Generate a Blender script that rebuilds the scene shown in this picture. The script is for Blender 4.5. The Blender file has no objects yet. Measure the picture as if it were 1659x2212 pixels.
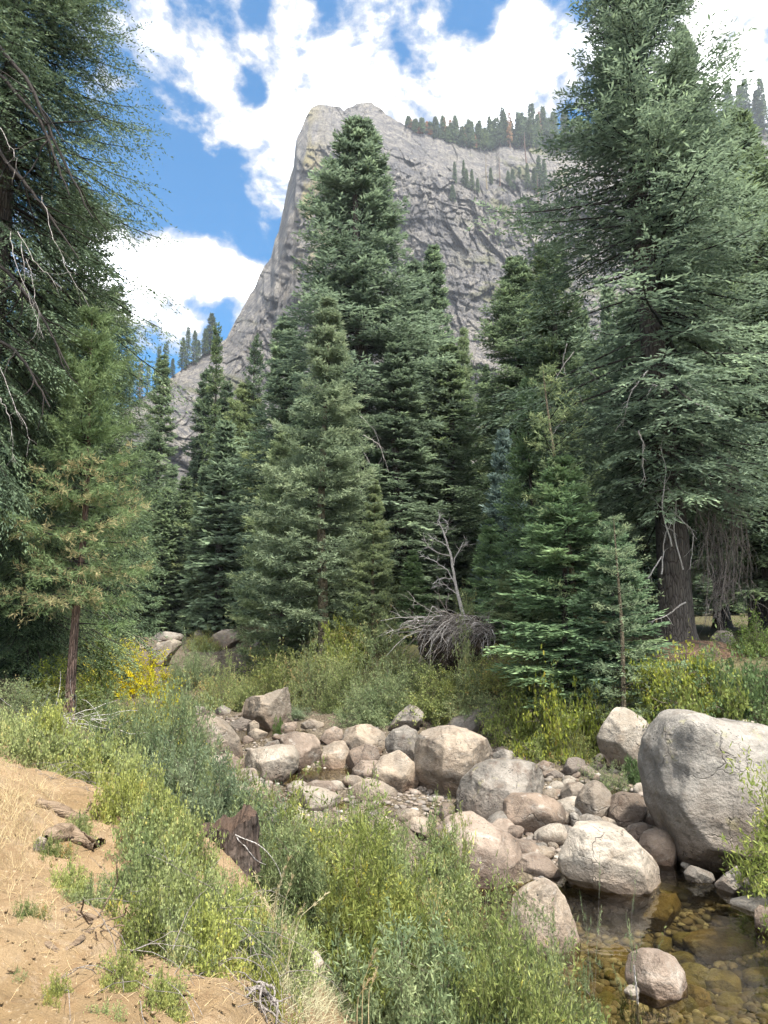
SKY_S, CLOUD_S, SUN_E, EXPO, HAZE = .055, 2.8, 3.2, 2.1, .00012
import bpy, bmesh, math, random
import numpy as np
from mathutils import Vector, Matrix
sc = bpy.context.scene
COL = sc.collection
R_ = math.radians
# ------------------------------------------------------------------ camera model
F = 1597.0; CU, CV = 829.5, 1106.0; PITCH = R_(9.0); H = 4.0
CP, SP = math.cos(PITCH), math.sin(PITCH)
def ray(u, v):
    xc = (u - CU) / F; yc = (CV - v) / F
    return np.array([xc, CP - yc * SP, SP + yc * CP])
def at(u, v, t):
    return np.array([0, 0, H]) + ray(u, v) * t
# ------------------------------------------------------------------ noise
def _h(ix, iy, iz, s):
    n = (ix * 374761393 + iy * 668265263 + iz * 2147483647 * 3 + s * 1274126177) & 0xffffffff
    n = ((n ^ (n >> 13)) * 1274126177) & 0xffffffff
    n = ((n ^ (n >> 16)) * 2246822519) & 0xffffffff
    return ((n ^ (n >> 15)) & 0xffffff) / float(0xffffff)
def vn(P, seed=0):
    P = np.asarray(P, float); i = np.floor(P).astype(np.int64); f = P - i
    f = f * f * f * (f * (f * 6 - 15) + 10); r = 0
    for dx in (0, 1):
        wx = f[:, 0] if dx else 1 - f[:, 0]
        for dy in (0, 1):
            wy = f[:, 1] if dy else 1 - f[:, 1]
            for dz in (0, 1):
                wz = f[:, 2] if dz else 1 - f[:, 2]
                r = r + wx * wy * wz * _h(i[:, 0] + dx, i[:, 1] + dy, i[:, 2] + dz, seed)
    return r * 2 - 1
def fbm(P, o=4, seed=0, g=.5, ridged=False):
    P = np.asarray(P, float); a = 1.; r = 0; n = 0
    for k in range(o):
        q = vn(P * (2.03 ** k) + 17.3 * k, seed + k)
        if ridged: q = 1 - 2 * np.abs(q)
        r = r + a * q; n += a; a *= g
    return r / n
def P3(x, y, z=None):
    x = np.asarray(x, float); y = np.asarray(y, float)
    z = np.zeros_like(x) if z is None else np.asarray(z, float)
    return np.stack([x.ravel(), y.ravel(), z.ravel()], 1)
def cells(x, y, seed):
    """faceted cellular pattern: (height of a randomly tilted slab, distance to the crack)"""
    ix = np.floor(x).astype(np.int64); iy = np.floor(y).astype(np.int64)
    b1 = np.full(x.shape, 9.); b2 = np.full(x.shape, 9.); hv = np.zeros(x.shape)
    for dx in (-1, 0, 1):
        for dy in (-1, 0, 1):
            cx = ix + dx; cy = iy + dy; z = np.zeros_like(cx)
            px = cx + _h(cx, cy, z, seed); py = cy + _h(cx, cy, z, seed + 1)
            d = (x - px) ** 2 + (y - py) ** 2
            hh = _h(cx, cy, z, seed + 2) - .5 + (x - px) * (_h(cx, cy, z, seed + 3) - .5) * 1.6 + (y - py) * (_h(cx, cy, z, seed + 4) - .5) * 1.6
            n1 = d < b1
            b2 = np.where(n1, b1, np.minimum(b2, d)); hv = np.where(n1, hh, hv); b1 = np.where(n1, d, b1)
    return hv, np.sqrt(b2) - np.sqrt(b1)
def sst(x, a, b):
    t = np.clip((x - a) / (b - a), 0, 1); return t * t * (3 - 2 * t)
# ------------------------------------------------------------------ mesh helpers
def mesh(name, V, Fq, attrs=None, smooth=True, mats=()):
    V = np.asarray(V, np.float32); Fq = np.asarray(Fq, np.int32); k = Fq.shape[1]
    me = bpy.data.meshes.new(name)
    me.vertices.add(len(V)); me.vertices.foreach_set('co', V.ravel())
    me.loops.add(Fq.size); me.loops.foreach_set('vertex_index', Fq.ravel())
    me.polygons.add(len(Fq)); me.polygons.foreach_set('loop_start', np.arange(0, Fq.size, k, dtype=np.int32))
    try: me.polygons.foreach_set('loop_total', np.full(len(Fq), k, np.int32))
    except Exception: pass
    me.polygons.foreach_set('use_smooth', np.full(len(Fq), smooth))
    for an, av in (attrs or {}).items():
        av = np.asarray(av, np.float32)
        if av.ndim == 1:
            a = me.attributes.new(an, 'FLOAT', 'POINT'); a.data.foreach_set('value', av)
        else:
            a = me.attributes.new(an, 'FLOAT_VECTOR', 'POINT'); a.data.foreach_set('vector', av.ravel())
    for m in mats: me.materials.append(m)
    me.update(calc_edges=True)
    return me
def tag(o, label=None, cat=None, group=None, kind=None):
    if label: o['label'] = label
    if cat: o['category'] = cat
    if group: o['group'] = group
    if kind: o['kind'] = kind
    return o
def link(name, me, loc=(0, 0, 0), parent=None):
    o = bpy.data.objects.new(name, me); COL.objects.link(o); o.location = loc
    if parent: o.parent = parent
    return o
def empty(name, loc, rz=0, scale=(1, 1, 1)):
    o = bpy.data.objects.new(name, None); COL.objects.link(o); o.empty_display_size = .2
    o.location = loc; o.rotation_euler = (0, 0, rz); o.scale = scale
    return o
def grid_faces(nr, nc, wrap=False):
    r = np.arange(nr - 1)[:, None]; c = np.arange(nc if wrap else nc - 1)[None, :]
    c2 = (c + 1) % nc if wrap else c + 1
    a = r * nc + c; b = r * nc + c2; d = (r + 1) * nc + c; e = (r + 1) * nc + c2
    return np.stack([a, b, e, d], -1).reshape(-1, 4)
def join(parts):
    Vs, Fs, A, n = [], [], {}, 0
    for p in parts:
        V, f = p[0], p[1]; Vs.append(V); Fs.append(f + n); n += len(V)
        for k, v in (p[2] if len(p) > 2 else {}).items(): A.setdefault(k, []).append(v)
    return np.concatenate(Vs), np.concatenate(Fs), {k: np.concatenate(v) for k, v in A.items()}
def tubes(P, Rr, k=4):
    """P [B,N,3], Rr [B,N] -> quads of B tubes"""
    P = np.asarray(P, float); Rr = np.asarray(Rr, float); B, N, _ = P.shape
    T = np.gradient(P, axis=1); T /= np.linalg.norm(T, axis=2, keepdims=True) + 1e-9
    ref = np.array([.13, .21, 1.]); ref2 = np.array([1., .2, .1])
    m = (np.abs(T[:, :, 2:3]) > .93)
    rf = np.where(m.mean(1, keepdims=True) > .5, ref2, ref)
    S = np.cross(T, rf); S /= np.linalg.norm(S, axis=2, keepdims=True) + 1e-9
    U = np.cross(S, T)
    a = np.arange(k) / k * 2 * math.pi
    V = P[:, :, None, :] + Rr[:, :, None, None] * (np.cos(a)[None, None, :, None] * S[:, :, None, :] + np.sin(a)[None, None, :, None] * U[:, :, None, :])
    f = grid_faces(N, k, True)
    Fq = (f[None] + (np.arange(B) * N * k)[:, None, None]).reshape(-1, 4)
    return V.reshape(-1, 3), Fq
def curves(rng, S, D, L, N=6, wig=.12, sag=0.0):
    """B wiggly paths from S along D of length L"""
    B = len(S); P = np.zeros((B, N, 3)); P[:, 0] = S; d = D / (np.linalg.norm(D, axis=1, keepdims=True) + 1e-9)
    for i in range(1, N):
        d = d + rng.normal(0, wig, (B, 3)); d[:, 2] -= sag / N
        d /= np.linalg.norm(d, axis=1, keepdims=True)
        P[:, i] = P[:, i - 1] + d * (L / (N - 1))[:, None]
    return P
def cards(O, D, L, W, rng, tint, nrm=None, nj=.6, mid=.45):
    """leaf shaped quads"""
    M = len(O); D = D / (np.linalg.norm(D, axis=1, keepdims=True) + 1e-9)
    n = (np.zeros((M, 3)) + np.array([0, 0, 1.])) if nrm is None else nrm
    n = n + rng.normal(0, nj, (M, 3))
    S = np.cross(D, n); S /= np.linalg.norm(S, axis=1, keepdims=True) + 1e-9
    V = np.empty((M, 4, 3)); V[:, 0] = O; V[:, 2] = O + D * L[:, None]
    m = O + D * (L * mid)[:, None]; V[:, 1] = m + S * (W / 2)[:, None]; V[:, 3] = m - S * (W / 2)[:, None]
    return V.reshape(-1, 3), np.arange(M * 4).reshape(-1, 4), {'tint': np.repeat(tint, 4)}
# ------------------------------------------------------------------ node helpers
class NT:
    def __init__(s, name):
        s.m = bpy.data.materials.new(name); s.m.use_nodes = True; s.t = s.m.node_tree; s.t.nodes.clear()
        s.out = s.n('OutputMaterial')
    def n(s, typ, **kw):
        nd = s.t.nodes.new('ShaderNode' + typ)
        for k, v in kw.items():
            k2 = k.replace('_', ' ')
            if k.startswith('p_'): setattr(nd, k[2:], v); continue
            if k[0] == 'i' and k[1:].isdigit(): sk = nd.inputs[int(k[1:])]
            else: sk = nd.inputs[k2]
            s.put(sk, v)
        return nd
    def put(s, sk, v):
        if isinstance(v, bpy.types.NodeSocket): s.t.links.new(v, sk)
        elif isinstance(v, bpy.types.Node): s.t.links.new(v.outputs[0], sk)
        else:
            if isinstance(v, tuple) and len(v) == 3 and sk.type == 'RGBA': v = (*v, 1)
            sk.default_value = v
    def math(s, op, a, b=0., c=None, clamp=False):
        nd = s.n('Math', p_operation=op, i0=a, i1=b, p_use_clamp=clamp)
        if c is not None: s.put(nd.inputs[2], c)
        return nd.outputs[0]
    def mix(s, f, a, b, bt='MIX'):
        nd = s.t.nodes.new('ShaderNodeMix'); nd.data_type = 'RGBA'; nd.blend_type = bt
        s.put(nd.inputs[0], f); s.put(nd.inputs[6], a); s.put(nd.inputs[7], b); return nd.outputs[2]
    def ramp(s, f, stops):
        nd = s.t.nodes.new('ShaderNodeValToRGB'); s.put(nd.inputs[0], f); e = nd.color_ramp.elements
        while len(e) < len(stops): e.new(.5)
        for q, (p, c) in zip(e, stops):
            q.position = p; q.color = (c, c, c, 1) if not isinstance(c, tuple) else (*c, 1)
        return nd.outputs[0]
    def mr(s, v, a, b, c=0., d=1.):
        return s.n('MapRange', Value=v, From_Min=a, From_Max=b, To_Min=c, To_Max=d).outputs[0]
    def noise(s, vec, scale, det=4., rough=.5, dist=0., sc3=None):
        if sc3: vec = s.n('Mapping', Vector=vec, Scale=sc3).outputs[0]
        return s.n('TexNoise', Vector=vec, Scale=scale, Detail=det, Roughness=rough, Distortion=dist).outputs[0]
    def bump(s, h, strength=.4, dist=.05, nrm=None):
        nd = s.n('Bump', Height=h, Strength=strength, Distance=dist)
        if nrm is not None: s.put(nd.inputs['Normal'], nrm)
        return nd.outputs[0]
    def fin(s, col, rough=.85, nrm=None, spec=.3, **kw):
        b = s.n('BsdfPrincipled', Base_Color=col, Roughness=rough); s.put(b.inputs['Specular IOR Level'], spec)
        if nrm is not None: s.put(b.inputs['Normal'], nrm)
        for k, v in kw.items(): s.put(b.inputs[k.replace('_', ' ')], v)
        s.t.links.new(b.outputs[0], s.out.inputs[0]); return s.m
def leaf_mat(name, stops, transl=.42, gloss=.6, objvar=.14, k=2.0):
    stops = [(p, tuple(min(.8, c * k) for c in cc)) for p, cc in stops]
    q = NT(name); tn = q.n('Attribute', p_attribute_name='tint').outputs['Fac']
    c = q.ramp(tn, stops)
    oi = q.n('ObjectInfo').outputs['Random']
    hs = q.n('HueSaturation', Hue=q.mr(oi, 0, 1, .5 - objvar * .08, .5 + objvar * .1), Saturation=q.mr(oi, 0, 1, 1.0 + objvar, 1.0 - objvar), Value=q.mr(q.math('FRACT', q.math('MULTIPLY', oi, 7.31)), 0, 1, 1 - objvar, 1 + objvar), Color=c).outputs[0]
    b = q.n('BsdfPrincipled', Base_Color=hs, Roughness=gloss); q.put(b.inputs['Specular IOR Level'], .12)
    tr = q.n('BsdfTranslucent', Color=q.mix(.5, hs, (.35, .42, .06), 'MULTIPLY')) if False else q.n('BsdfTranslucent', Color=hs)
    mx = q.n('MixShader', i0=transl, i1=b, i2=tr); q.t.links.new(mx.outputs[0], q.out.inputs[0])
    return q.m
M = {}
G = lambda a, b, c: (a, b, c)
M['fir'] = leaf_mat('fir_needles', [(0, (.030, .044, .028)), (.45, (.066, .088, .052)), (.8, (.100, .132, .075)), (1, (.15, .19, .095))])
M['fir_green'] = leaf_mat('young_fir_needles', [(0, (.034, .054, .028)), (.5, (.078, .116, .058)), (1, (.135, .18, .085))])
M['fir_blue'] = leaf_mat('blue_fir_needles', [(0, (.035, .058, .046)), (.5, (.075, .11, .09)), (1, (.13, .175, .145))])
M['fir_dark'] = leaf_mat('dark_fir_needles', [(0, (.020, .030, .018)), (.5, (.048, .068, .036)), (1, (.105, .13, .058))], transl=.25)
M['pine'] = leaf_mat('pine_needles', [(0, (.048, .064, .034)), (.5, (.095, .12, .062)), (1, (.155, .175, .088))])
M['pine_brown'] = leaf_mat('browning_pine_needles', [(0, (.05, .075, .028)), (.45, (.085, .108, .05)), (.55, (.115, .112, .055)), (1, (.165, .128, .065))])
M['brown_needles'] = leaf_mat('dead_brown_needles', [(0, (.08, .045, .025)), (1, (.20, .11, .06))])
M['willow'] = leaf_mat('willow_leaves', [(0, (.085, .11, .035)), (.5, (.165, .195, .065)), (.85, (.26, .28, .10)), (1, (.48, .42, .09))], k=1.02)
M['willow_grey'] = leaf_mat('grey_willow_leaves', [(0, (.07, .10, .05)), (.5, (.135, .17, .085)), (1, (.23, .26, .13))], k=1.2)
M['lime'] = leaf_mat('lime_shrub_leaves', [(0, (.10, .135, .035)), (.5, (.21, .25, .06)), (.85, (.31, .32, .08)), (1, (.42, .33, .09))], transl=.45, k=0.88)
M['yellow'] = leaf_mat('yellow_shrub_leaves', [(0, (.22, .26, .05)), (.5, (.46, .43, .06)), (1, (.64, .54, .08))], transl=.45, k=1.0)
M['olive'] = leaf_mat('olive_shrub_leaves', [(0, (.09, .12, .045)), (.5, (.17, .20, .075)), (.8, (.25, .25, .09)), (1, (.38, .22, .10))], k=1.15)
M['snow'] = leaf_mat('pale_shrub_leaves', [(0, (.12, .145, .045)), (.5, (.23, .255, .085)), (.9, (.33, .34, .12)), (1, (.42, .34, .11))], transl=.4, k=1.12)
M['deep'] = leaf_mat('bright_green_shrub_leaves', [(0, (.045, .075, .022)), (.5, (.095, .14, .04)), (1, (.16, .20, .06))], k=1.1)
M['grass_dry'] = leaf_mat('dry_grass', [(0, (.36, .27, .15)), (.6, (.52, .42, .24)), (1, (.64, .54, .34))], transl=.3, k=1.1)
M['grass_yel'] = leaf_mat('yellow_grass', [(0, (.20, .22, .06)), (.6, (.38, .35, .12)), (1, (.52, .44, .18))], transl=.3, k=1.2)
M['fleabane'] = leaf_mat('pale_seed_heads', [(0, (.26, .22, .12)), (1, (.46, .41, .25))], transl=.3, k=1.4)
BK = .75
def bark(name, c1, c2, c3, sx=9, sz=1.6, strength=.9, s3=None, vor=1.):
    s3 = s3 or (sx, sx, sz); c1, c2, c3 = [tuple(v * BK for v in c) for c in (c1, c2, c3)]
    q = NT(name); o = q.n('TexCoord').outputs['Object']
    a = q.noise(o, 1.0, 8, .65, .6, s3); b = q.noise(o, 2.2, 5)
    v = q.n('TexVoronoi', Vector=q.n('Mapping', Vector=o, Scale=s3).outputs[0], Scale=1.3, p_feature='DISTANCE_TO_EDGE').outputs[0]
    col = q.mix(q.mr(a, .35, .65), c1, c2); col = q.mix(q.mr(b, .55, .75), col, c3)
    col = q.mix(q.mr(v, 0, .1, 1 - vor, 1), q.mix(1., col, (.35, .33, .32), 'MULTIPLY'), col)
    h = q.math('ADD', a, q.mr(v, 0, .25, 0, vor))
    return q.fin(col, .9, q.bump(h, strength, .04), .15)
M['bark'] = bark('fir_bark', (.055, .046, .038), (.115, .098, .082), (.075, .07, .055))
M['bark_red'] = bark('reddish_pine_bark', (.12, .075, .055), (.23, .155, .115), (.17, .13, .10))
M['bark_pale'] = bark('pale_pine_bark', (.21, .17, .115), (.33, .27, .17), (.26, .22, .16), 20, 5)
M['limb'] = bark('dark_limb_bark', (.022, .018, .015), (.045, .038, .033), (.06, .06, .045), 30, 30, .3)
M['deadwood'] = bark('weathered_grey_deadwood', (.42, .385, .35), (.62, .58, .53), (.32, .28, .25), 30, 6, .5)
M['twig_grey'] = bark('grey_dead_twigs', (.19, .165, .145), (.30, .265, .235), (.13, .11, .09), 30, 6, .3)
M['stem'] = bark('shrub_stems', (.14, .11, .08), (.24, .20, .15), (.17, .17, .10), 30, 6, .3)
M['rot'] = bark('rotten_red_wood', (.045, .032, .024), (.10, .065, .045), (.09, .045, .03), 14, 8, vor=0.)
M['stumpbark'] = bark('dark_stump_bark', (.035, .026, .021), (.095, .07, .055), (.14, .115, .095), 11, 2.4, vor=.5)  # dark bark tone all round the stump
M['log'] = bark('tan_weathered_wood', (.13, .088, .055), (.27, .20, .135), (.07, .045, .03), 5, 22, s3=(2.5, 20, 20), vor=.25)
RKF = (.52, .49, .435)
def rock_mat(name, a, b, stain=(.13, .085, .06), sp=1., lichen=.0, wet=1., crack=.45):
    a, b, stain = [tuple(v * k for v, k in zip(c, RKF)) for c in (a, b, stain)]
    q = NT(name); tc = q.n('TexCoord').outputs['Object']; r = q.n('ObjectInfo').outputs['Random']
    off = q.n('VectorMath', p_operation='SCALE', i0=(31., 17., 53.)); q.put(off.inputs['Scale'], r)
    o = q.n('VectorMath', p_operation='ADD', i0=tc, i1=off.outputs[0]).outputs[0]
    n1 = q.noise(o, .9 * sp, 6, .6, .4); n2 = q.noise(o, 3.5 * sp, 6, .65); n3 = q.noise(o, 55, 3, .7)
    col = q.mix(q.mr(n1, .43, .57), a, tuple(v * .78 for v in b))
    col = q.mix(q.mr(n2, .5, .72, 0, .75), col, stain)
    col = q.mix(q.mr(q.noise(o, 2.1, 7, .7, .8, (1, 1, 2.2)), .56, .66, 0, .6), col, (.27, .245, .205))
    # dark flecks and light crystals of granite
    col = q.mix(q.mr(n3, .60, .68, 0, .55), col, (.05, .045, .04)); col = q.mix(q.mr(n3, .30, .38, .5, 0), col, (.30, .27, .23))
    sp_ = q.n('TexVoronoi', Vector=o, Scale=13. * sp, Randomness=1.).outputs[0]
    col = q.mix(q.math('MULTIPLY', q.mr(sp_, .16, .26, 1, 0), q.mr(q.noise(o, 2.3, 4), .5, .6)), col, (.055, .05, .042))
    col = q.mix(q.mr(q.noise(o, 5.5, 8, .75, .5), .56, .64, 0, .5), col, (.115, .10, .085))
    if lichen: col = q.mix(q.mr(q.noise(o, 2.6, 6, .7), .6, .66, 0, lichen), col, (.19, .18, .06))
    # veins / cracks
    wv = q.n('VectorMath', p_operation='ADD', i0=o, i1=q.n('VectorMath', p_operation='SCALE', i0=q.n('TexNoise', Vector=o, Scale=1.6, Detail=4.).outputs[1]).outputs[0])
    vo = q.n('TexVoronoi', Vector=wv.outputs[0], Scale=.75, p_feature='DISTANCE_TO_EDGE').outputs[0]
    wv2 = q.mr(q.noise(o, 1.3, 3), .47, .6)
    ck = q.math('MULTIPLY', q.mr(vo, 0.0, .010, 1, 0), wv2)
    col = q.mix(q.math('MULTIPLY', ck, crack), col, (.06, .05, .045))
    # browner towards the foot, lowest a band of silt and algae left by water
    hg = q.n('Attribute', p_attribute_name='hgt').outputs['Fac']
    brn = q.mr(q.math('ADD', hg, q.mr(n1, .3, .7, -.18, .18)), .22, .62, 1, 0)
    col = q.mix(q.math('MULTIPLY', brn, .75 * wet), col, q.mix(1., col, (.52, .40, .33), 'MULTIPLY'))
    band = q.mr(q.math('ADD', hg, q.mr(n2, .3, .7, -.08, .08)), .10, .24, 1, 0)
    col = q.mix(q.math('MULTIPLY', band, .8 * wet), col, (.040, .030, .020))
    pit = q.noise(o, 14 * sp, 6, .7)
    h = q.math('ADD', q.math('MULTIPLY', n2, 1.2), q.math('MULTIPLY', pit, .22)); h = q.math('SUBTRACT', h, q.math('MULTIPLY', ck, .5))
    return q.fin(col, q.mr(band, 0, 1, .82, .55), q.bump(h, .7, .10), .3)
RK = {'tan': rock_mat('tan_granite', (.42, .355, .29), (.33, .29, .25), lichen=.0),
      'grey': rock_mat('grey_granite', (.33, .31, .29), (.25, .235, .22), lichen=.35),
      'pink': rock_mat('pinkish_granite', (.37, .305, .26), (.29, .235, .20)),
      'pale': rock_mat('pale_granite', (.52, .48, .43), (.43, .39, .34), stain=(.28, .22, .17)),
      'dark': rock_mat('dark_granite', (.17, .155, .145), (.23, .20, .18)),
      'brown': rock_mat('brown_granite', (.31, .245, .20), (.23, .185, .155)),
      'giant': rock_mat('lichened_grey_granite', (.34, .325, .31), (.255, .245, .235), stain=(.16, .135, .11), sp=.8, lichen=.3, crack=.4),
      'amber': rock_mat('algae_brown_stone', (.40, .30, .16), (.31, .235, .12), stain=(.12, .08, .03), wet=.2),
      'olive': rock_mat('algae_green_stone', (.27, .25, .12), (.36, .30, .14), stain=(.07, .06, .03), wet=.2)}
# ------------------------------------------------------------------ terrain
def toeL(y): return np.interp(y, [-5, 0, 3, 5, 7.5, 12, 18, 25, 35, 48, 70, 120], [3.0, 2.4, 1.5, .85, .05, -2.6, -5.4, -9.0, -14, -21, -30, -40])
def toeR(y): return np.interp(y, [-5, 5, 9, 13, 17, 20.4, 25, 27.5, 31, 38, 48, 70, 120], [13, 12, 10.5, 9.6, 8.2, 5.8, 2.6, .4, -2.6, -6, -9.5, -18, -30])
POOLS = [(4.2, 8.5, 3.6, 4.6, .27), (5.0, 12.6, 2.5, 1.6, .24), (3.2, 10.5, 2.2, 2.2, .24), (-1.6, 19.6, 2.3, 1.25, .4), (4.9, 17.2, 1.0, 1.3, .35), (-4.0, 24.6, 1.6, 1.2, .35), (1.4, 15.2, .9, 1.2, .3), (-4.5, 29.8, 2.2, 1.2, .3), (1.5, 11.8, 1.5, .8, .35)]
def hz(x, y, fine=True):
    x = np.asarray(x, float); y = np.asarray(y, float)
    lv = np.interp(y, [-10, 15, 17.5, 22, 24.5, 29, 50, 90, 200, 380, 900], [0, 0, .3, .34, .7, .85, 2.7, 5.0, 9, 14, 40])
    dl = toeL(y) - x; dr = x - toeR(y)
    w = fbm(P3(x * .35, y * .35), 3, 11).reshape(x.shape)
    bed = lv + .10 + .16 * w
    for (px, py, rx, ry, d) in POOLS:
        q = np.sqrt(((x - px) / rx) ** 2 + ((y - py) / ry) ** 2); bed = bed - (d + .12) * (1 - sst(q, .55, 1.15))
    if fine: bed = bed + .05 * fbm(P3(x * 2.2, y * 2.2), 3, 5, ridged=True).reshape(x.shape)
    dl = dl + .35 * w; dr = dr + .5 * w
    L = np.where(dl < 1.9, dl * 1.18, 2.24 + (dl - 1.9) * .34); L = np.minimum(L, 3.25 + .06 * dl)
    L = np.where(dl > 0, L, 0)
    Rr = np.where(dr > 0, np.minimum(dr * .85, 2.5 + .03 * dr), 0)
    Rr = Rr * np.interp(y, [0, 20, 60], [1., 1., .5]); L = L * np.interp(y, [0, 25, 60], [1, .8, .4])
    h = bed * np.where((dl > 0) | (dr > 0), np.exp(-np.maximum(np.maximum(dl, dr), 0)), 1) + lv * np.where((dl > 0) | (dr > 0), 1 - np.exp(-np.maximum(np.maximum(dl, dr), 0)), 0) + L + Rr
    if fine:
        bank = sst(np.maximum(dl, dr), .1, .8)
        dirt = .17 * fbm(P3(x * 1.1, y * 1.1), 4, 21).reshape(x.shape) + .08 * fbm(P3(x * 4.5, y * 4.5), 4, 31, .6, True).reshape(x.shape)
        h = h + bank * dirt
    # small ravine where the dirt has slumped away around the old root
    h = h - .22 * np.exp(-(((x + 2.55) / .8) ** 2 + ((y - 5.3) / .9) ** 2))
    return h
def hz1(x, y): return float(hz(np.array([x]), np.array([y]))[0])
def wlev(y): return np.where(y < 16.4, 0., np.where(y < 22.9, .30, .68)) - 9 * (y > 33)
def hit(u, v, water=False):
    d = ray(u, v); t = np.concatenate([np.arange(1.5, 40, .04), np.arange(40, 160, .3)])
    P = np.array([0, 0, H])[None] + d[None] * t[:, None]
    g = hz(P[:, 0], P[:, 1]); g = np.maximum(g, wlev(P[:, 1])) if water else g; k = np.nonzero(P[:, 2] < g)[0]
    i = k[0] if len(k) else len(t) - 1
    return P[i], t[i]
def axis(a, b, step, lo, hi, gr=1.12):
    m = list(np.arange(a, b, step)); s = step; x = a
    while x > lo: s *= gr; x -= s; m.insert(0, x)
    s = step; x = m[-1]
    while x < hi: s *= gr; x += s; m.append(x)
    return np.array(m)
xs = axis(-9, 12, .065, -1500, 1500); ys = axis(2.0, 28, .065, -300, 390, 1.07)
X, Y = np.meshgrid(xs, ys); Z = hz(X, Y)
dl = toeL(Y) - X; dr = X - toeR(Y)
jit = .35 * fbm(P3(X, Y), 3, 77).reshape(X.shape)
bank = sst(np.maximum(dl, dr) + jit, -.1, .4); leftb = sst(dl + jit, 0, .5) * (1 - sst(Y + 3 * jit, 9, 13))
grassy = sst(dr + jit, 2, 4) * (1 - sst(X, 4.5, 6.5)) * sst(Y, 26, 32) * (1 - sst(Y, 50, 60))
gm = mesh('ground', P3(X, Y, Z), grid_faces(len(ys), len(xs)), {'bank': bank.ravel(), 'leftb': leftb.ravel(), 'grassy': grassy.ravel()})
q = NT('ground'); o = q.n('NewGeometry').outputs['Position']
bk = q.n('Attribute', p_attribute_name='bank').outputs['Fac']; lb = q.n('Attribute', p_attribute_name='leftb').outputs['Fac']; gy = q.n('Attribute', p_attribute_name='grassy').outputs['Fac']
peb = q.n('TexVoronoi', Vector=o, Scale=9., Randomness=1.); pe = q.n('TexVoronoi', Vector=o, Scale=9., p_feature='DISTANCE_TO_EDGE').outputs[0]
pc = q.mix(q.n('SeparateColor', Color=peb.outputs['Color']).outputs[0], (.085, .068, .045), (.16, .13, .095))
pc = q.mix(q.mr(pe, 0, .12, .85, 0), pc, (.03, .025, .018)); pc = q.mix(q.mr(q.noise(o, 3, 5), .4, .6, 0, .5), pc, (.08, .062, .04))
zz = q.n('SeparateXYZ', Vector=o).outputs[2]
dn = q.noise(o, 1.3, 7, .6, .3); dn2 = q.noise(o, 11, 6, .7); dn3 = q.noise(o, 42, 4, .7)
dirt = q.mix(q.mr(dn, .35, .65), (.140, .094, .047), (.20, .142, .082)); dirt = q.mix(q.mr(dn2, .5, .68, 0, .6), dirt, (.125, .075, .038)); dirt = q.mix(q.mr(dn3, .60, .68, 0, .6), dirt, (.28, .22, .15)); dirt = q.mix(q.mr(dn3, .30, .38, .6, 0), dirt, (.11, .068, .04))
dirt = q.mix(q.mr(q.noise(o, 2.4, 6, .7, 1.), .56, .64, 0, .75), dirt, (.19, .14, .088))
fl = q.mix(q.mr(dn2, .4, .6), (.040, .036, .018), (.085, .072, .036)); fl = q.mix(q.mr(dn, .5, .65, 0, .7), fl, (.060, .072, .025))
bankc = q.mix(lb, fl, dirt); bankc = q.mix(gy, bankc, (.20, .18, .07))
col = q.mix(bk, pc, bankc)
hh = q.math('ADD', q.math('MULTIPLY', dn2, .9), q.math('MULTIPLY', dn3, .35)); hp = q.mr(pe, 0, .25)
hb = q.n('Mix', i0=bk); hb.data_type = 'FLOAT'; q.put(hb.inputs[2], hp); q.put(hb.inputs[3], hh)
gmat = q.fin(col, .95, q.bump(hb.outputs[0], .8, .05), .15)
gm.materials.append(gmat)
tag(link('ground', gm), kind='structure')
# water: one clear sheet per pool level, each ending under the stones of the step above it
q = NT('water'); o = q.n('NewGeometry').outputs['Position']
nm = q.bump(q.math('ADD', q.noise(o, 2.2, 3, .5, .5), q.math('MULTIPLY', q.noise(o, 9, 2), .3)), .22, .05)
fr = q.n('Fresnel', IOR=1.33, Normal=nm).outputs[0]
tr = q.n('BsdfTransparent', Color=(.64, .60, .40)); gl = q.n('BsdfGlossy', Color=(.95, .95, .95), Roughness=.03, Normal=nm)
mx = q.n('MixShader', i0=q.math('MULTIPLY', fr, 1.25, clamp=True), i1=tr, i2=gl); q.t.links.new(mx.outputs[0], q.out.inputs[0]); wmat = q.m
for (x0, x1, y0, y1, z) in [(-2, 13, 3.5, 16.4, 0.0), (-8, 9, 16.4, 22.9, .30), (-12, 4, 22.9, 33, .68)]:
    wx = np.linspace(x0, x1, 30); wy = np.linspace(y0, y1, 30); WX, WY = np.meshgrid(wx, wy)
    w = mesh('water', P3(WX, WY, np.zeros_like(WX)), grid_faces(30, 30), mats=[wmat]); tag(link('water', w, (0, 0, z)), kind='structure')
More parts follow.
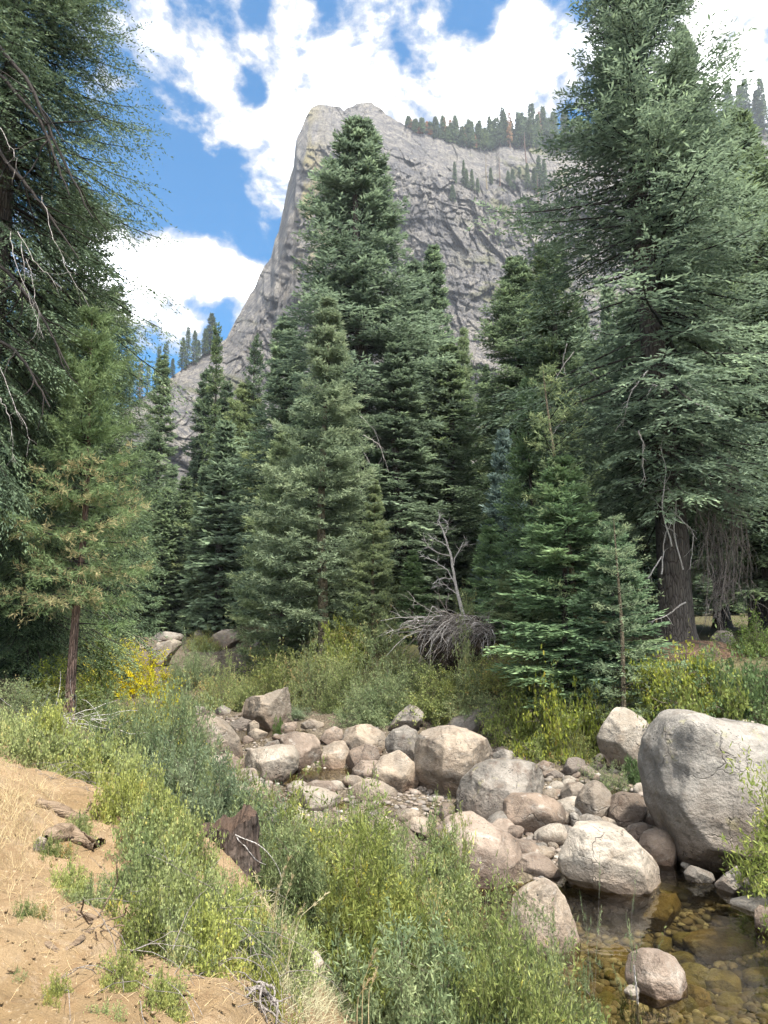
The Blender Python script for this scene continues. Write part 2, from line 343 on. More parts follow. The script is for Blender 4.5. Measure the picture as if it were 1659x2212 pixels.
# ------------------------------------------------------------------ mountain
SKY = [(-900, 1345), (-400, 1250), (100, 1000), (240, 905), (350, 828), (400, 792), (455, 755), (490, 730), (510, 690), (550, 620), (570, 575), (585, 558), (594, 515), (602, 500), (612, 450), (622, 400), (634, 360), (640, 300), (650, 280), (662, 250), (675, 232), (690, 226), (712, 226), (735, 230), (742, 238), (757, 230), (775, 224), (800, 222), (822, 232), (835, 246), (862, 262), (880, 276), (900, 285), (935, 292), (960, 300), (1010, 318), (1060, 326), (1072, 318), (1080, 300), (1120, 290), (1150, 286), (1160, 300), (1180, 320), (1300, 318), (1500, 300), (1590, 262), (1615, 256), (1640, 270), (1700, 300), (2000, 420), (2600, 700)]
def ybase(a_u, e):
    y = 400 + 330 * np.clip(e, 0, 1) + 50 * sst(a_u, 930, 1180) * sst(e, .3, .6) - 90 * sst(a_u, 1350, 1800) - 120 * (1 - sst(a_u, 100, 640))
    # the buttress: rounded towards its left edge
    return y
def mrelief(x, z):
    wx = x + 14 * fbm(P3(x / 60, z / 60), 3, 3); wz = z + 14 * fbm(P3(x / 60, z / 60), 3, 9)
    rx = wx * .96 + wz * .28; rz = -wx * .28 + wz * .96
    c1, e1 = cells(rx / 46, rz / 85, 101); c2, e2 = cells(wx / 17, wz / 34, 202); c3, e3 = cells(rx / 7.5, rz / 13, 303)
    c4, e4 = cells((wx * .98 - wz * .2) / 36, (wx * .2 + wz * .98) / 10, 404)
    d = 22 * fbm(P3(x / 120, z / 150), 3, 41) + 13 * c1 + 9 * c2 + 5.0 * c3 + 3.4 * c4 + 3 * fbm(P3(x / 14, z / 14), 4, 55, .6, True)
    c5, e5 = cells(wx / 8, wz / 62, 505); d = d + 2.6 * c5 - 1.2 * (1 - sst(e5, 0, .09))
    d = d - 1.6 * (1 - sst(e1, 0, .05)) - 1.5 * (1 - sst(e2, 0, .08)) - .9 * (1 - sst(e3, 0, .12)) - 1.2 * (1 - sst(e4, 0, .08))
    crk = np.maximum.reduce([.6 * (1 - sst(e5, 0, .07)), 1 - sst(e1, 0, .05), .7 * (1 - sst(e2, 0, .06)), .25 * (1 - sst(e3, 0, .08)), .4 * (1 - sst(e4, 0, .05))])
    return d, crk
uu = np.concatenate([np.linspace(-900, 300, 60, endpoint=False), np.arange(300, 1260, 1.5), np.linspace(1260, 2600, 110)])
vs_ = np.interp(uu, [s[0] for s in SKY], [s[1] for s in SKY]) + 4.0 * fbm(P3(uu / 11, uu * 0), 4, 8, .6)
ysky = (CV - vs_) / F; esky = (SP + ysky * CP) / (CP - ysky * SP)
# horizontal ratio a is constant per column when measured at the skyline; below it the column follows the same world plane
NR = 430; NB = 26
aa = (uu - CU) / F / (CP - ysky * SP)
UU = np.repeat(uu[None], NR, 0)
s = (np.linspace(0, 1, NR) ** .8)[:, None]
E = -.02 + s * (esky[None] + .02)
# so that columns keep their pixel column the ratio is recomputed per row
YC = (E * CP - SP) / (CP + E * SP); A = (uu[None] - CU) / F / (CP - YC * SP)
YB = ybase(UU, E); xw = A * YB; zw = H + E * YB
d, crk = mrelief(xw.ravel(), zw.ravel()); d = d.reshape(xw.shape); crk = crk.reshape(xw.shape)
fade = np.minimum(1, (1 - s) * 9 + .12)
# ledges near the top right
YM = YB - d * (.25 + .75 * fade)
rnd = 75 * (1 - sst(esky[None] - E, 0, .10)) ** 2
YM = YM + rnd
MX, MZ = A * YM, H + E * YM
YCUR = YM.copy()
# back side
bx, by, bz = [], [], []
for k in range(1, NB + 1):
    f = k / NB; yb = YM[-1] + 360 * f; bx.append(MX[-1] + 0 * f); by.append(yb); bz.append(np.maximum(-5, MZ[-1] * (1 - f ** 1.6) + 3 * f))
MX = np.vstack([MX] + bx); MYY = np.vstack([YM] + by); MZ = np.vstack([MZ] + bz)
lich = np.exp(-(((UU - 668 + (E - .6) * 140) / 38) ** 2)) * sst(E, .36, .5) * sst(fbm(P3(xw / 10, zw / 34), 4, 66).reshape(xw.shape), -.15, .35)
ledge = sst(fbm(P3(xw / 22, zw / 9), 4, 91).reshape(xw.shape), .15, .4) * np.clip(sst(UU, 940, 1100) * sst(E, .40, .46) + .8 * (1 - sst(UU, 560, 640)) * sst(fbm(P3(xw / 40, zw / 40), 2, 12).reshape(xw.shape), 0, .4), 0, 1)
pad = lambda a, v=0.: np.vstack([a, np.full((NB, a.shape[1]), v)]).ravel()
mm = mesh('mountain', P3(MX, MYY, MZ), grid_faces(NR + NB, len(uu)), {'lich': pad(lich), 'crk': pad(crk), 'ledge': pad(ledge)})
q = NT('cliff_granite'); o = q.n('NewGeometry').outputs['Position']
n1 = q.noise(o, .02, 6, .6, .6); n2 = q.noise(o, .09, 7, .65, .5); st = q.noise(o, 1., 8, .68, .2, (.22, .22, .016)); n3 = q.noise(o, .45, 5, .7)
col = q.mix(q.mr(n1, .42, .58), (.175, .158, .138), (.095, .09, .087)); col = q.mix(q.mr(n2, .47, .62, 0, .75), col, (.25, .225, .185))
col = q.mix(q.mr(st, .50, .58, 0, .9), col, (.075, .072, .075)); col = q.mix(q.mr(n3, .55, .72, 0, .6), col, (.09, .085, .08))
att = lambda n: q.n('Attribute', p_attribute_name=n).outputs['Fac']
col = q.mix(q.math('MULTIPLY', att('lich'), .75), col, (.24, .20, .08)); col = q.mix(q.math('MULTIPLY', att('crk'), .42), col, (.04, .036, .033))
col = q.mix(q.math('MULTIPLY', att('ledge'), .8), col, (.11, .11, .05))
nb = q.bump(q.math('ADD', q.math('ADD', n2, q.math('MULTIPLY', n3, .5)), q.math('MULTIPLY', q.noise(o, 1.0, 7, .7, .6, (.25, .25, .06)), 1.)), 1., 6.)
mm.materials.append(q.fin(col, .9, nb, .2)); tag(link('mountain', mm), kind='structure')
def on_mtn(u, v):
    """world point of the mountain seen in direction (u, v); at the skyline when above it"""
    c = int(np.argmin(np.abs(uu - u))); r_ = ray(u, v); e = r_[2] / r_[1]; k = int(np.argmin(np.abs(E[:, c] - e)))
    return np.array([MX[k, c], MYY[k, c], MZ[k, c]]), MYY[k, c]
# ------------------------------------------------------------------ stones
def ico(n):
    bm = bmesh.new(); bmesh.ops.create_icosphere(bm, subdivisions=n, radius=1); bm.verts.ensure_lookup_table()
    V = np.array([v.co[:] for v in bm.verts]); Fq = np.array([[v.index for v in f.verts] for f in bm.faces]); bm.free(); return V, Fq
ICO = {k: ico(k) for k in (2, 3, 5, 6)}
def polar(poly, cx, cz):
    """radius of a closed outline as a function of angle about (cx, cz)"""
    p = np.asarray(poly, float) - [cx, cz]; n = len(p); pts = []
    for i in range(n):
        a, b = p[i], p[(i + 1) % n]
        for f in np.linspace(0, 1, 14, endpoint=False): pts.append(a + (b - a) * f)
    pts = np.array(pts); th = np.arctan2(pts[:, 1], pts[:, 0]); r = np.hypot(pts[:, 0], pts[:, 1])
    g = np.linspace(-math.pi, math.pi, 180, endpoint=False); o = np.argsort(th)
    rg = np.interp(g, th[o], r[o], period=2 * math.pi)
    k = np.array([1, 2, 3, 2, 1.]); k /= k.sum(); rg = np.convolve(np.concatenate([rg[-2:], rg, rg[:2]]), k, 'valid')
    return lambda t: np.interp(t, g, rg, period=2 * math.pi)
def rock_mesh(name, rf, sx, dy, sz, seed, sub=5, cut=.8, ncut=13, mat=None, rough=1., m_exp=.62):
    """rf: outline radius function in metres in the x-z plane (or None for an ellipse sx, sz); dy: half depth"""
    V, Fq = ICO[sub]; rng = np.random.default_rng(seed)
    th = np.arctan2(V[:, 2], V[:, 0]); m = np.sqrt(np.clip(1 - V[:, 1] ** 2, 0, 1)) ** m_exp
    r = rf(th) if rf else 1 / np.sqrt((np.cos(th) / sx) ** 2 + (np.sin(th) / sz) ** 2)
    P = np.stack([np.cos(th) * r * m, np.sign(V[:, 1]) * np.abs(V[:, 1]) ** .8 * dy, np.sin(th) * r * m], 1)
    S = float(np.mean(r)); 
    for k in range(ncut):
        d = rng.normal(0, 1, 3); d[1] = -abs(d[1]) * 1.1 if k < ncut * .6 else d[1]; d[2] = d[2] * .8 + .25; d /= np.linalg.norm(d)
        if rf is not None and abs(d[1]) < .35: d[1] = -.6; d /= np.linalg.norm(d)
        s = P @ d; lim = s.max() * rng.uniform(cut - .06, cut + .14); P = P - np.maximum(0, s - lim)[:, None] * d[None] * .93
    nrm = P / (np.linalg.norm(P, axis=1, keepdims=True) + 1e-6); q = P / S
    o = rng.uniform(0, 50, 3)
    disp = .075 * fbm(q * 1.3 + o, 3, seed) + .034 * fbm(q * 3.2 + o, 3, seed + 9, .5, True)
    if sub >= 5: disp = disp + .008 * fbm(q * 11 + o, 3, seed + 5, .6)
    P = P + nrm * (disp * S * rough)[:, None]
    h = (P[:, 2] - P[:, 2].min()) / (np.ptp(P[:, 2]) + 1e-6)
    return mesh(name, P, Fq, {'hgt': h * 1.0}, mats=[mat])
T6 = lambda p: [(916 + .448 * a, 1425.7 + .448 * b) for a, b in p]
T5 = lambda p: [(345.6 + .3958 * a, 1425.7 + .3958 * b) for a, b in p]
T8 = lambda p: [(829.5 + .5 * a, 1728.2 + .5 * b) for a, b in p]
TU = lambda p: [(172.8 + .2917 * a, 1278.8 + .2917 * b) for a, b in p]
T4 = lambda p: [(829.5 + .5 * a, 734.5 + .5 * b) for a, b in p]
T7 = lambda p: [(.5 * a, 1469 + .5 * b) for a, b in p]
def prs(s): n = [float(a) for a in s.replace(';', ' ').replace(',', ' ').split()]; return list(zip(n[::2], n[1::2]))
BLD = [
 (T6, '1240,290 1330,286 1450,315 1560,330 1680,365 1790,450 1880,600 1890,800 1830,960 1720,1030 1560,1035 1450,1030 1330,990 1240,920 1180,820 1130,700 1120,560 1135,420 1180,340', 'giant', 'giant grey lichened boulder filling the right edge above the pool', 6, .8),
 (T6, '1440,330 1500,296 1580,305 1670,335 1760,400 1700,520 1450,500', 'pale', 'pale rounded rock top showing behind the giant grey boulder', 5, .8),
 (T6, '955,235 1000,240 1040,280 1075,330 1092,375 1080,420 1020,455 960,478 900,470 850,430 848,390 880,330 915,270', 'pale', 'pale triangular boulder with brown streaks standing in the lime shrubs', 5, .7),
 (T6, '-30,440 0,370 80,340 150,337 240,370 300,395 320,440 315,480 270,540 215,580 180,640 120,662 40,658 -5,620 -30,560 -38,500', 'tan', 'largest tan boulder in mid creek with flat sunlit top', 6, .8),
 (T6, '175,640 200,580 260,530 340,505 450,498 530,515 580,560 588,610 570,650 480,700 400,745 300,765 220,750 175,710', 'grey', 'long rounded grey brown boulder between the tan one and the dark wedge', 6, .8),
 (T6, '400,690 450,655 520,645 590,650 640,660 665,695 692,760 680,790 600,815 500,835 430,845 383,830 383,760', 'brown', 'dark brown wedge boulder with two pale vertical streaks', 5, .75),
 (T6, '65,850 110,790 180,760 240,755 300,790 380,840 440,875 470,940 430,965 410,1010 370,1065 280,1085 190,1085 130,1040 110,960 90,900', 'pink', 'big pinkish brown boulder partly behind the willow leaves', 6, .8),
 (T6, '430,945 480,950 540,940 600,960 640,1000 652,1030 600,1037 520,1034 450,1005 428,970', 'pink', 'low flat pinkish slab at the water below the gravel patch', 5, .8),
 (T6, '700,830 760,810 880,803 950,820 1010,880 1080,950 1130,1010 1112,1050 1060,1092 1000,1117 920,1117 820,1087 720,1042 668,1000 660,920 672,860', 'pale', 'large whitish boulder with pale curved scratches standing in the clear pool', 6, .78),
 (T6, '1045,890 1080,840 1140,823 1195,838 1217,880 1212,930 1190,970 1130,987 1080,955 1045,910', 'brown', 'smooth round brown boulder against the foot of the giant boulder', 5, .9),
 (T6, '975,830 1010,795 1060,790 1110,810 1090,850 1040,867 990,852', 'pink', 'small pinkish rock wedged above the round brown boulder', 5, .8),
 (T6, '1050,720 1080,712 1140,740 1157,765 1150,800 1090,792 1050,775', 'brown', 'small square brown block touching the giant boulder', 5, .7),
 (T6, '750,660 790,620 830,597 870,610 928,655 905,700 890,750 850,790 790,793 740,745 738,700', 'tan', 'peaked tan boulder left of two brown ones in the right channel', 5, .75),
 (T6, '900,710 930,660 970,648 1040,655 1072,685 1067,740 1040,785 980,808 920,792 888,750', 'brown', 'squarish brown boulder between the peaked tan one and the small block', 5, .75),
 (T6, '665,640 700,600 750,593 785,620 780,655 750,682 700,692 662,677', 'tan', 'rounded tan rock left of the small grey willow', 5, .85),
 (T6, '705,745 725,737 745,750 752,810 740,822 708,822', 'grey', 'small upright greenish stone standing like a post', 5, .8),
 (T6, '835,780 870,758 920,775 945,810 900,818 840,808', 'tan', 'small tan rock tip behind the large whitish boulder', 5, .8),
 (T6, '1000,630 1050,615 1095,620 1105,680 1080,695 1040,665', 'tan', 'small tan rock under the fern by the giant boulder', 5, .8),
 (T6, '1065,520 1080,460 1110,430 1150,440 1155,530 1090,547 1063,540', 'tan', 'narrow tan rock squeezed behind the giant boulder', 5, .7),
 (T6, '115,320 140,285 190,267 235,270 258,300 250,350 200,368 140,353 113,337', 'grey', 'rounded grey rock behind the largest tan boulder', 5, .9),
 (T6, '222,262 260,225 330,213 380,225 388,260 352,292 300,322 248,302', 'grey', 'grey domed rock at the edge of the dark shaded rocks', 5, .85),
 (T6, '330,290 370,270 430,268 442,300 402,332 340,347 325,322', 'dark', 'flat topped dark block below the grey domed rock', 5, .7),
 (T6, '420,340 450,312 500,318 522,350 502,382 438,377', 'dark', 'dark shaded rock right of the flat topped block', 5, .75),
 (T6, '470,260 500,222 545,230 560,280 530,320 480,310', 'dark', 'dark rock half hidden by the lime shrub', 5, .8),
 (T6, '325,460 380,435 430,445 472,490 450,507 350,507 323,490', 'grey', 'angular grey slab right of the largest tan boulder', 5, .65),
 (T6, '308,385 360,367 382,395 360,417 313,407', 'brown', 'small brown wedge rock under the dark block', 5, .7),
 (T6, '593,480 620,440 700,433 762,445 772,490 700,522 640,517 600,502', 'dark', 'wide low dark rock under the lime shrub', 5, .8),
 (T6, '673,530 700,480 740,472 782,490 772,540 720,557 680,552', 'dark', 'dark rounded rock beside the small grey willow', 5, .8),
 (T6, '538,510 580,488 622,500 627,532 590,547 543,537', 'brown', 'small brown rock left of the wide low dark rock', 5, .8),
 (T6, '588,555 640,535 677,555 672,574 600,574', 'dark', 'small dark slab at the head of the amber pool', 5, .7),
 (T6, '63,740 90,700 130,688 157,720 152,772 110,782 68,767', 'brown', 'small brown rock left of the long grey brown boulder', 5, .75),
 (T6, '535,1120 600,1090 650,1120 692,1180 722,1254 760,1350 600,1420 400,1380 380,1250 450,1170', 'tan', 'pale tan pointed boulder rising out of the front willow', 5, .7),
 (T6, '1000,1235 1080,1180 1160,1150 1270,1143 1279,1180 1205,1258 1150,1302 1060,1300 1000,1280', 'amber', 'amber slab lying mostly under water with a bare white corner', 5, .7),
 (T6, '1240,990 1270,968 1300,980 1302,1002 1270,1017', 'grey', 'small grey stone leaning on a flat one in the pool', 3, .8),
 (T6, '1263,1032 1300,1000 1392,1030 1397,1062 1340,1077 1273,1062', 'grey', 'flat grey stone breaking the surface of the pool', 5, .8),
 (T6, '1413,1092 1470,1045 1542,1000 1562,1030 1582,1060 1490,1122 1428,1132', 'grey', 'blue grey sloping slab at the right edge of the pool', 5, .65),
 (T6, '1488,1120 1520,1070 1580,1058 1670,1075 1710,1130 1600,1153 1500,1147', 'dark', 'blue grey angular rock in front of the sloping slab', 5, .65),
 (T6, '1468,1182 1560,1163 1660,1143 1730,1200 1600,1218 1488,1212', 'pale', 'white streaked flat rock at the right edge of the pool', 5, .75),
 (T6, '1603,1230 1640,1200 1700,1215 1740,1300 1640,1325 1600,1282', 'brown', 'dark reddish rock cut by the right edge', 5, .8),
 (T8, '1075,700 1140,673 1210,678 1272,705 1304,760 1324,815 1280,845 1180,858 1100,838 1057,790', 'pink', 'pink flat topped boulder standing in the pool at the lower right', 5, .75),
 (T8, '1040,830 1070,805 1102,815 1100,850 1050,852', 'pale', 'small pale rock left of the pink boulder', 3, .8),
 (T8, '1300,620 1400,590 1520,580 1610,620 1620,670 1500,700 1360,670', 'amber', 'long amber slab lying under the clear water', 5, .8),
 (T8, '1300,850 1340,810 1400,830 1410,890 1360,915 1300,900', 'amber', 'amber stone sunk in the water right of the pink boulder', 5, .8),
 (T8, '890,450 930,425 990,430 1003,470 960,492 900,485', 'olive', 'olive round stone under water below the large whitish boulder', 5, .85),
 (T8, '1370,780 1440,750 1520,760 1560,810 1470,840 1380,820', 'olive', 'olive stone under water in the lower right corner', 5, .8),
 (T8, '1440,880 1500,850 1600,860 1640,905 1540,920 1450,915', 'olive', 'flat olive stone under water at the bottom right', 5, .8),
 (T8, '1560,560 1600,530 1670,540 1690,590 1620,600', 'amber', 'brown sunken stone by the right edge of the pool', 5, .8),
 (T8, '1130,385 1200,368 1340,395 1330,420 1220,415', 'olive', 'greenish sunken slab behind the amber slab', 5, .8),
 (T5, '145,400 200,335 265,308 320,335 372,380 412,430 442,500 447,545 400,560 300,560 200,545 140,510 125,450', 'tan', 'tall pale tan pyramid boulder at the left of the creek', 6, .72),
 (T5, '170,545 235,535 300,528 352,545 362,580 322,645 260,650 200,600', 'pale', 'white flat rock below the tan pyramid boulder', 5, .7),
 (T5, '308,642 350,570 410,533 472,580 462,612 380,645', 'brown', 'dark brown angular rock right of the white flat rock', 5, .7),
 (T5, '330,650 380,620 450,600 520,598 532,640 520,685 440,700 350,690', 'tan', 'low tan slab in front of the grooved boulder', 5, .75),
 (T5, '445,540 490,500 560,490 650,475 720,480 747,520 742,590 680,620 600,650 530,658 470,610', 'pale', 'pale grooved boulder with a dark front at the amber pool', 6, .78),
 (T5, '640,430 655,390 700,378 800,385 840,400 872,450 878,585 820,597 750,582 740,500 690,475 640,460', 'pink', 'tall blocky boulder with a brown cut face beside the amber pool', 5, .68),
 (T5, '405,285 410,245 480,210 560,198 640,170 702,153 732,190 732,260 702,340 600,372 520,362 440,345 400,312', 'tan', 'big slanting boulder with a sharp upper corner at the back of the creek', 6, .66),
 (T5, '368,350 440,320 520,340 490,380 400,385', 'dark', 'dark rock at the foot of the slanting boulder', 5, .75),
 (T5, '848,290 900,240 970,225 1050,233 1102,290 1090,345 1010,365 930,335 860,320', 'grey', 'light topped grey boulder under the grey willow', 5, .7),
 (T5, '858,440 900,390 950,365 995,390 1003,440 930,455', 'pink', 'pinkish rock left of the big jointed tan boulder', 5, .8),
 (T5, '1000,390 1080,365 1150,360 1212,400 1232,450 1192,502 1080,515 1010,525 1000,450', 'tan', 'wide jointed tan boulder left of the round grey one', 5, .75),
 (T5, '875,545 895,470 990,418 1022,480 1042,535 1003,585 900,585 878,570', 'tan', 'cracked tan boulder at the back of the amber pool', 5, .65),
 (T5, '1018,550 1040,500 1120,463 1182,480 1197,532 1150,572 1070,598 1023,582', 'brown', 'rounded brown boulder below the jointed tan one', 5, .8),
 (T5, '1238,440 1270,390 1340,365 1392,390 1417,440 1412,512 1370,565 1280,535 1238,482', 'grey', 'egg shaped whitish grey boulder left of the largest tan one', 5, .82),
 (T5, '1168,600 1210,540 1300,506 1352,540 1402,600 1412,660 1352,735 1270,725 1185,680', 'tan', 'rough tan boulder in front of the egg shaped one', 5, .72),
 (T5, '1048,600 1100,555 1190,558 1212,602 1180,650 1060,645', 'pink', 'pinkish rock left of the rough tan boulder', 5, .78),
 (T5, '1040,700 1130,655 1200,663 1292,710 1322,762 1200,770 1050,740', 'tan', 'low pale rock in front of the rough tan boulder', 5, .8),
 (T5, '1238,370 1290,310 1370,243 1432,290 1422,345 1340,385 1258,402', 'grey', 'mossy peaked boulder in shade below the dark willow', 5, .75),
 (T5, '778,690 850,663 930,668 972,700 972,738 880,730 790,710', 'pink', 'flat pinkish stone at the near side of the amber pool', 5, .8),
 (T5, '748,712 800,698 900,713 982,750 972,790 930,835 850,810 758,765', 'pale', 'white topped flat rock half covered by willow leaves', 5, .75),
 (T5, '465,745 480,690 540,668 602,710 582,755 500,768', 'tan', 'rounded rock at the near left of the amber pool', 5, .8),
 (T5, '400,700 440,682 480,700 475,740 420,745', 'pale', 'pale little rock beside the willow at the near left of the pool', 5, .8),
 (T5, '640,830 720,788 830,850 838,895 700,910 640,880', 'pale', 'bright white rock showing through the willow tops', 5, .75),
 (T5, '938,890 1000,840 1110,818 1135,860 1070,925 950,925', 'tan', 'cream rock showing through the willow leaves', 5, .75),
 (T5, '1170,900 1220,850 1300,890 1310,940 1210,960', 'tan', 'cream rock behind a willow spray beside the pinkish brown boulder', 5, .8),
 (T5, '1508,850 1550,790 1602,778 1622,830 1582,882 1518,877', 'brown', 'small three sided brown rock in the middle channel', 5, .65),
 (T5, '1318,875 1370,845 1470,878 1518,930 1490,965 1380,925', 'tan', 'two toned tan slab above the pinkish brown boulder', 5, .75),
 (T5, '1440,770 1500,743 1552,800 1480,822', 'brown', 'wet brown stone under the largest tan boulder', 5, .8),
 (T5, '478,402 520,376 587,400 562,432 490,432', 'tan', 'small tan stone at the head of the left pool', 5, .8),
 (T5, '438,435 470,413 512,435 490,452 440,450', 'pink', 'small pink stone at the edge of the left pool', 3, .8),
 (T5, '468,362 510,331 542,350 532,387 480,397', 'tan', 'little two faced stone before the slanting boulder', 5, .7),
 (T5, '638,372 680,348 742,338 747,377 670,388', 'pink', 'flat pinkish stone behind the tall blocky boulder', 5, .75),
 (T5, '768,347 820,326 892,345 892,378 790,378', 'tan', 'flat tan stone behind the tall blocky boulder', 5, .75),
 (T5, '540,490 590,450 640,440 660,480 600,500', 'grey', 'grey slab in the left pool behind the grooved boulder', 5, .8),
 (T5, '150,290 190,250 240,262 250,300 190,320', 'grey', 'greyish rock at the bank left of the slanting boulder', 5, .8),
 (T5, '300,275 340,248 385,270 380,305 310,305', 'grey', 'small grey rock at the corner of the slanting boulder', 5, .8),
 (T5, '1480,70 1540,65 1610,90 1615,120 1520,115', 'pale', 'pale rock lying under the grey tangle of roots', 5, .8),
 (TU, '520,345 560,305 640,296 740,310 772,340 700,365 560,370', 'grey', 'long low grey rock far up the creek', 5, .8),
 (TU, '525,445 600,380 680,358 742,380 705,430 660,490 620,560 540,560', 'pale', 'broad pale slab leaning far up the creek', 5, .8),
 (TU, '258,372 300,336 350,345 377,377 300,393', 'tan', 'rounded tan rock far up the creek behind the yellow shrub', 5, .8),
 (TU, '358,342 400,323 452,335 442,367 380,368', 'brown', 'brown rock in the far rock pile left of the long low one', 5, .8),
 (TU, '405,385 440,358 492,375 482,393 430,396', 'pink', 'small pink rock in the far rock pile', 5, .8),
 (TU, '405,415 470,388 525,400 505,430 420,432', 'tan', 'tan rock beneath the small pink rock in the far pile', 5, .8),
 (TU, '300,315 380,300 520,296 540,318 420,330 320,330', 'grey', 'flat grey ledge at the back of the far rock pile', 5, .8),
 (TU, '948,372 990,320 1060,285 1130,278 1182,310 1192,347 1150,385 1120,425 1060,432 1040,392', 'tan', 'domed tan boulder far up the creek below the green shrub', 5, .85),
 (TU, '958,295 985,252 1007,290 1022,315 960,325', 'tan', 'small pointed rock behind the far domed boulder', 5, .7),
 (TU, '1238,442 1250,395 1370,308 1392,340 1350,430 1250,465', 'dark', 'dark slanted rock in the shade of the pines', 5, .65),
 (TU, '1028,482 1060,465 1122,520 1120,545 1050,520', 'pale', 'small pale slab under the far domed boulder', 5, .75),
 (TU, '325,540 370,515 382,560 345,600', 'pale', 'small pale rock seen through the yellow shrub', 5, .8),
 (TU, '850,300 880,280 945,320 930,350 860,345', 'tan', 'tan rock between the two far shrubs', 5, .8),
 (T4, '1418,1292 1450,1258 1490,1262 1507,1300 1480,1337 1430,1333', 'grey', 'round grey boulder on the bank beside the big fir trunk', 5, .9),
 (T4, '640,1350 660,1340 690,1355 685,1375 645,1375', 'tan', 'small tan stone at the foot of the big fir bank', 3, .8),
 (T4, '480,1200 500,1180 530,1190 520,1215', 'pale', 'small pale stone under the young firs', 3, .8),
 (T7, '1435,1245 1490,1222 1555,1300 1510,1345 1440,1345', 'grey', 'pale grey wedge rock at the foot of the dirt slope', 5, .65),
 (T7, '1290,1225 1320,1190 1365,1183 1412,1230 1340,1250', 'pale', 'whitish rock among the pale seed heads on the slope', 5, .75),
 (T7, '1215,1205 1240,1187 1280,1197 1270,1222 1225,1225', 'pale', 'small whitish stone above the pale seed heads', 3, .8),
 (T7, '145,715 165,682 192,690 192,735 160,755', 'tan', 'tan stone beside the weathered root', 5, .8),
 (T7, '722,210 745,200 800,210 790,230 740,235', 'tan', 'low stone at the left foot of the tan pyramid boulder', 3, .8),
]
STONES = []
def place_boulder(i, T, pts, kind, label, sub, rnd):
    P = np.array(T(prs(pts))); ub, vb = P[:, 0].mean(), P[:, 1].max(); ut = (P[:, 0].min() + P[:, 0].max()) / 2
    under = 'under' in label or 'sunk' in label
    g, t = hit(ub, vb - 2, not under); tri = 'triangular' in label; t -= 1.1 * tri; wid = np.ptp(P[:, 0]) * t / F; hei = np.ptp(P[:, 1]) * t / F
    dep = min(.5 * (wid * .55 + hei * .5), 1.6) * (.85 if rnd < .72 else 1.)
    t2 = t + dep * .62; s = t2 / F
    cu, cv = (P[:, 0].min() + P[:, 0].max()) / 2, (P[:, 1].min() + P[:, 1].max()) / 2
    poly = np.stack([(P[:, 0] - cu) * s, (cv - P[:, 1]) * s], 1) * 1.06
    # the foot goes a little into the ground
    zmin = poly[:, 1].min(); poly[:, 1] = np.where(poly[:, 1] < zmin + .25 * np.ptp(poly[:, 1]), poly[:, 1] - .12 * hei - (.04 if under or g[1] > 17 else .0) - .45 * tri, poly[:, 1])
    c = at(cu, cv, t2)
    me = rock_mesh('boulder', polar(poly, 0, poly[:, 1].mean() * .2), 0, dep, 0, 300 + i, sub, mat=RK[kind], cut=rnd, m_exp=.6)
    if under: c[2] -= max(0, c[2] + poly[:, 1].max() - (float(wlev(c[1])) + (.07 if 'bare white' in label else -.05)))
    c = c + np.array([0, 0, poly[:, 1].mean() * .2])
    o = link('boulder' if wid > .75 else 'rock', me, c); tag(o, label, 'boulder' if wid > .75 else 'rock', 'boulders and rocks along the creek')
    STONES.append((c[0], c[1], max(wid / 2, dep)))
    return o
for i, b in enumerate(BLD): place_boulder(i, *b)
# loose cobbles of the bed: each its own object, the nearest ones that show
rng = np.random.default_rng(5)
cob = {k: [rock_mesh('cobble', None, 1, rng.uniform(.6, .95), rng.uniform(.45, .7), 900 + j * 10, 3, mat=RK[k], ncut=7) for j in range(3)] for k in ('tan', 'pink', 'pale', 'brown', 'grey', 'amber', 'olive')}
CL = {'tan': 'small tan cobble in the creek bed', 'pink': 'small pinkish cobble in the creek bed', 'pale': 'small whitish cobble in the creek bed', 'brown': 'small brown cobble in the creek bed', 'grey': 'small grey cobble in the creek bed', 'amber': 'small amber stone under the water', 'olive': 'small olive stone under the water'}
REG = [(560, 900, 1560, 1800, 38), (1080, 1230, 1770, 1880, 34), (900, 1300, 1560, 1700, 60), (1180, 1420, 1640, 1800, 26), (1180, 1659, 1880, 2200, 70), (380, 640, 1540, 1700, 20), (230, 560, 1375, 1440, 14), (1390, 1659, 1500, 1545, 6)]
nco = 0
for (u0, u1, v0, v1, n) in REG:
    for _ in range(n):
        u, v = rng.uniform(u0, u1), rng.uniform(v0, v1); g, t = hit(u, v)
        if toeL(g[1]) - g[0] > -.1 or g[0] - toeR(g[1]) > .2: continue
        if any((g[0] - a) ** 2 + (g[1] - b) ** 2 < (r * .8) ** 2 for a, b, r in STONES): continue
        wl = 0 if g[1] < 16.4 else (.3 if g[1] < 22.9 else .68)
        r = (abs(rng.normal(0, .09)) + .09) * (1.55 if g[1] > 14 and rng.random() < .5 else 1.)
        sub_ = g[2] + r * .6 < wl + .02
        k = rng.choice(['amber', 'olive', 'olive']) if sub_ else rng.choice(['tan', 'pink', 'brown', 'grey', 'pale'])
        o = link('cobble', cob[k][rng.integers(3)], (g[0], g[1], g[2] + r * .25)); o.scale = (r * rng.uniform(.9, 1.4), r, r); o.rotation_euler = (rng.uniform(-.3, .3), rng.uniform(-.3, .3), rng.uniform(0, 6.3))
        tag(o, CL[k], 'cobble', CL[k].replace('small ', '').replace('cobble', 'cobbles').replace('stone', 'stones'))
        nco += 1
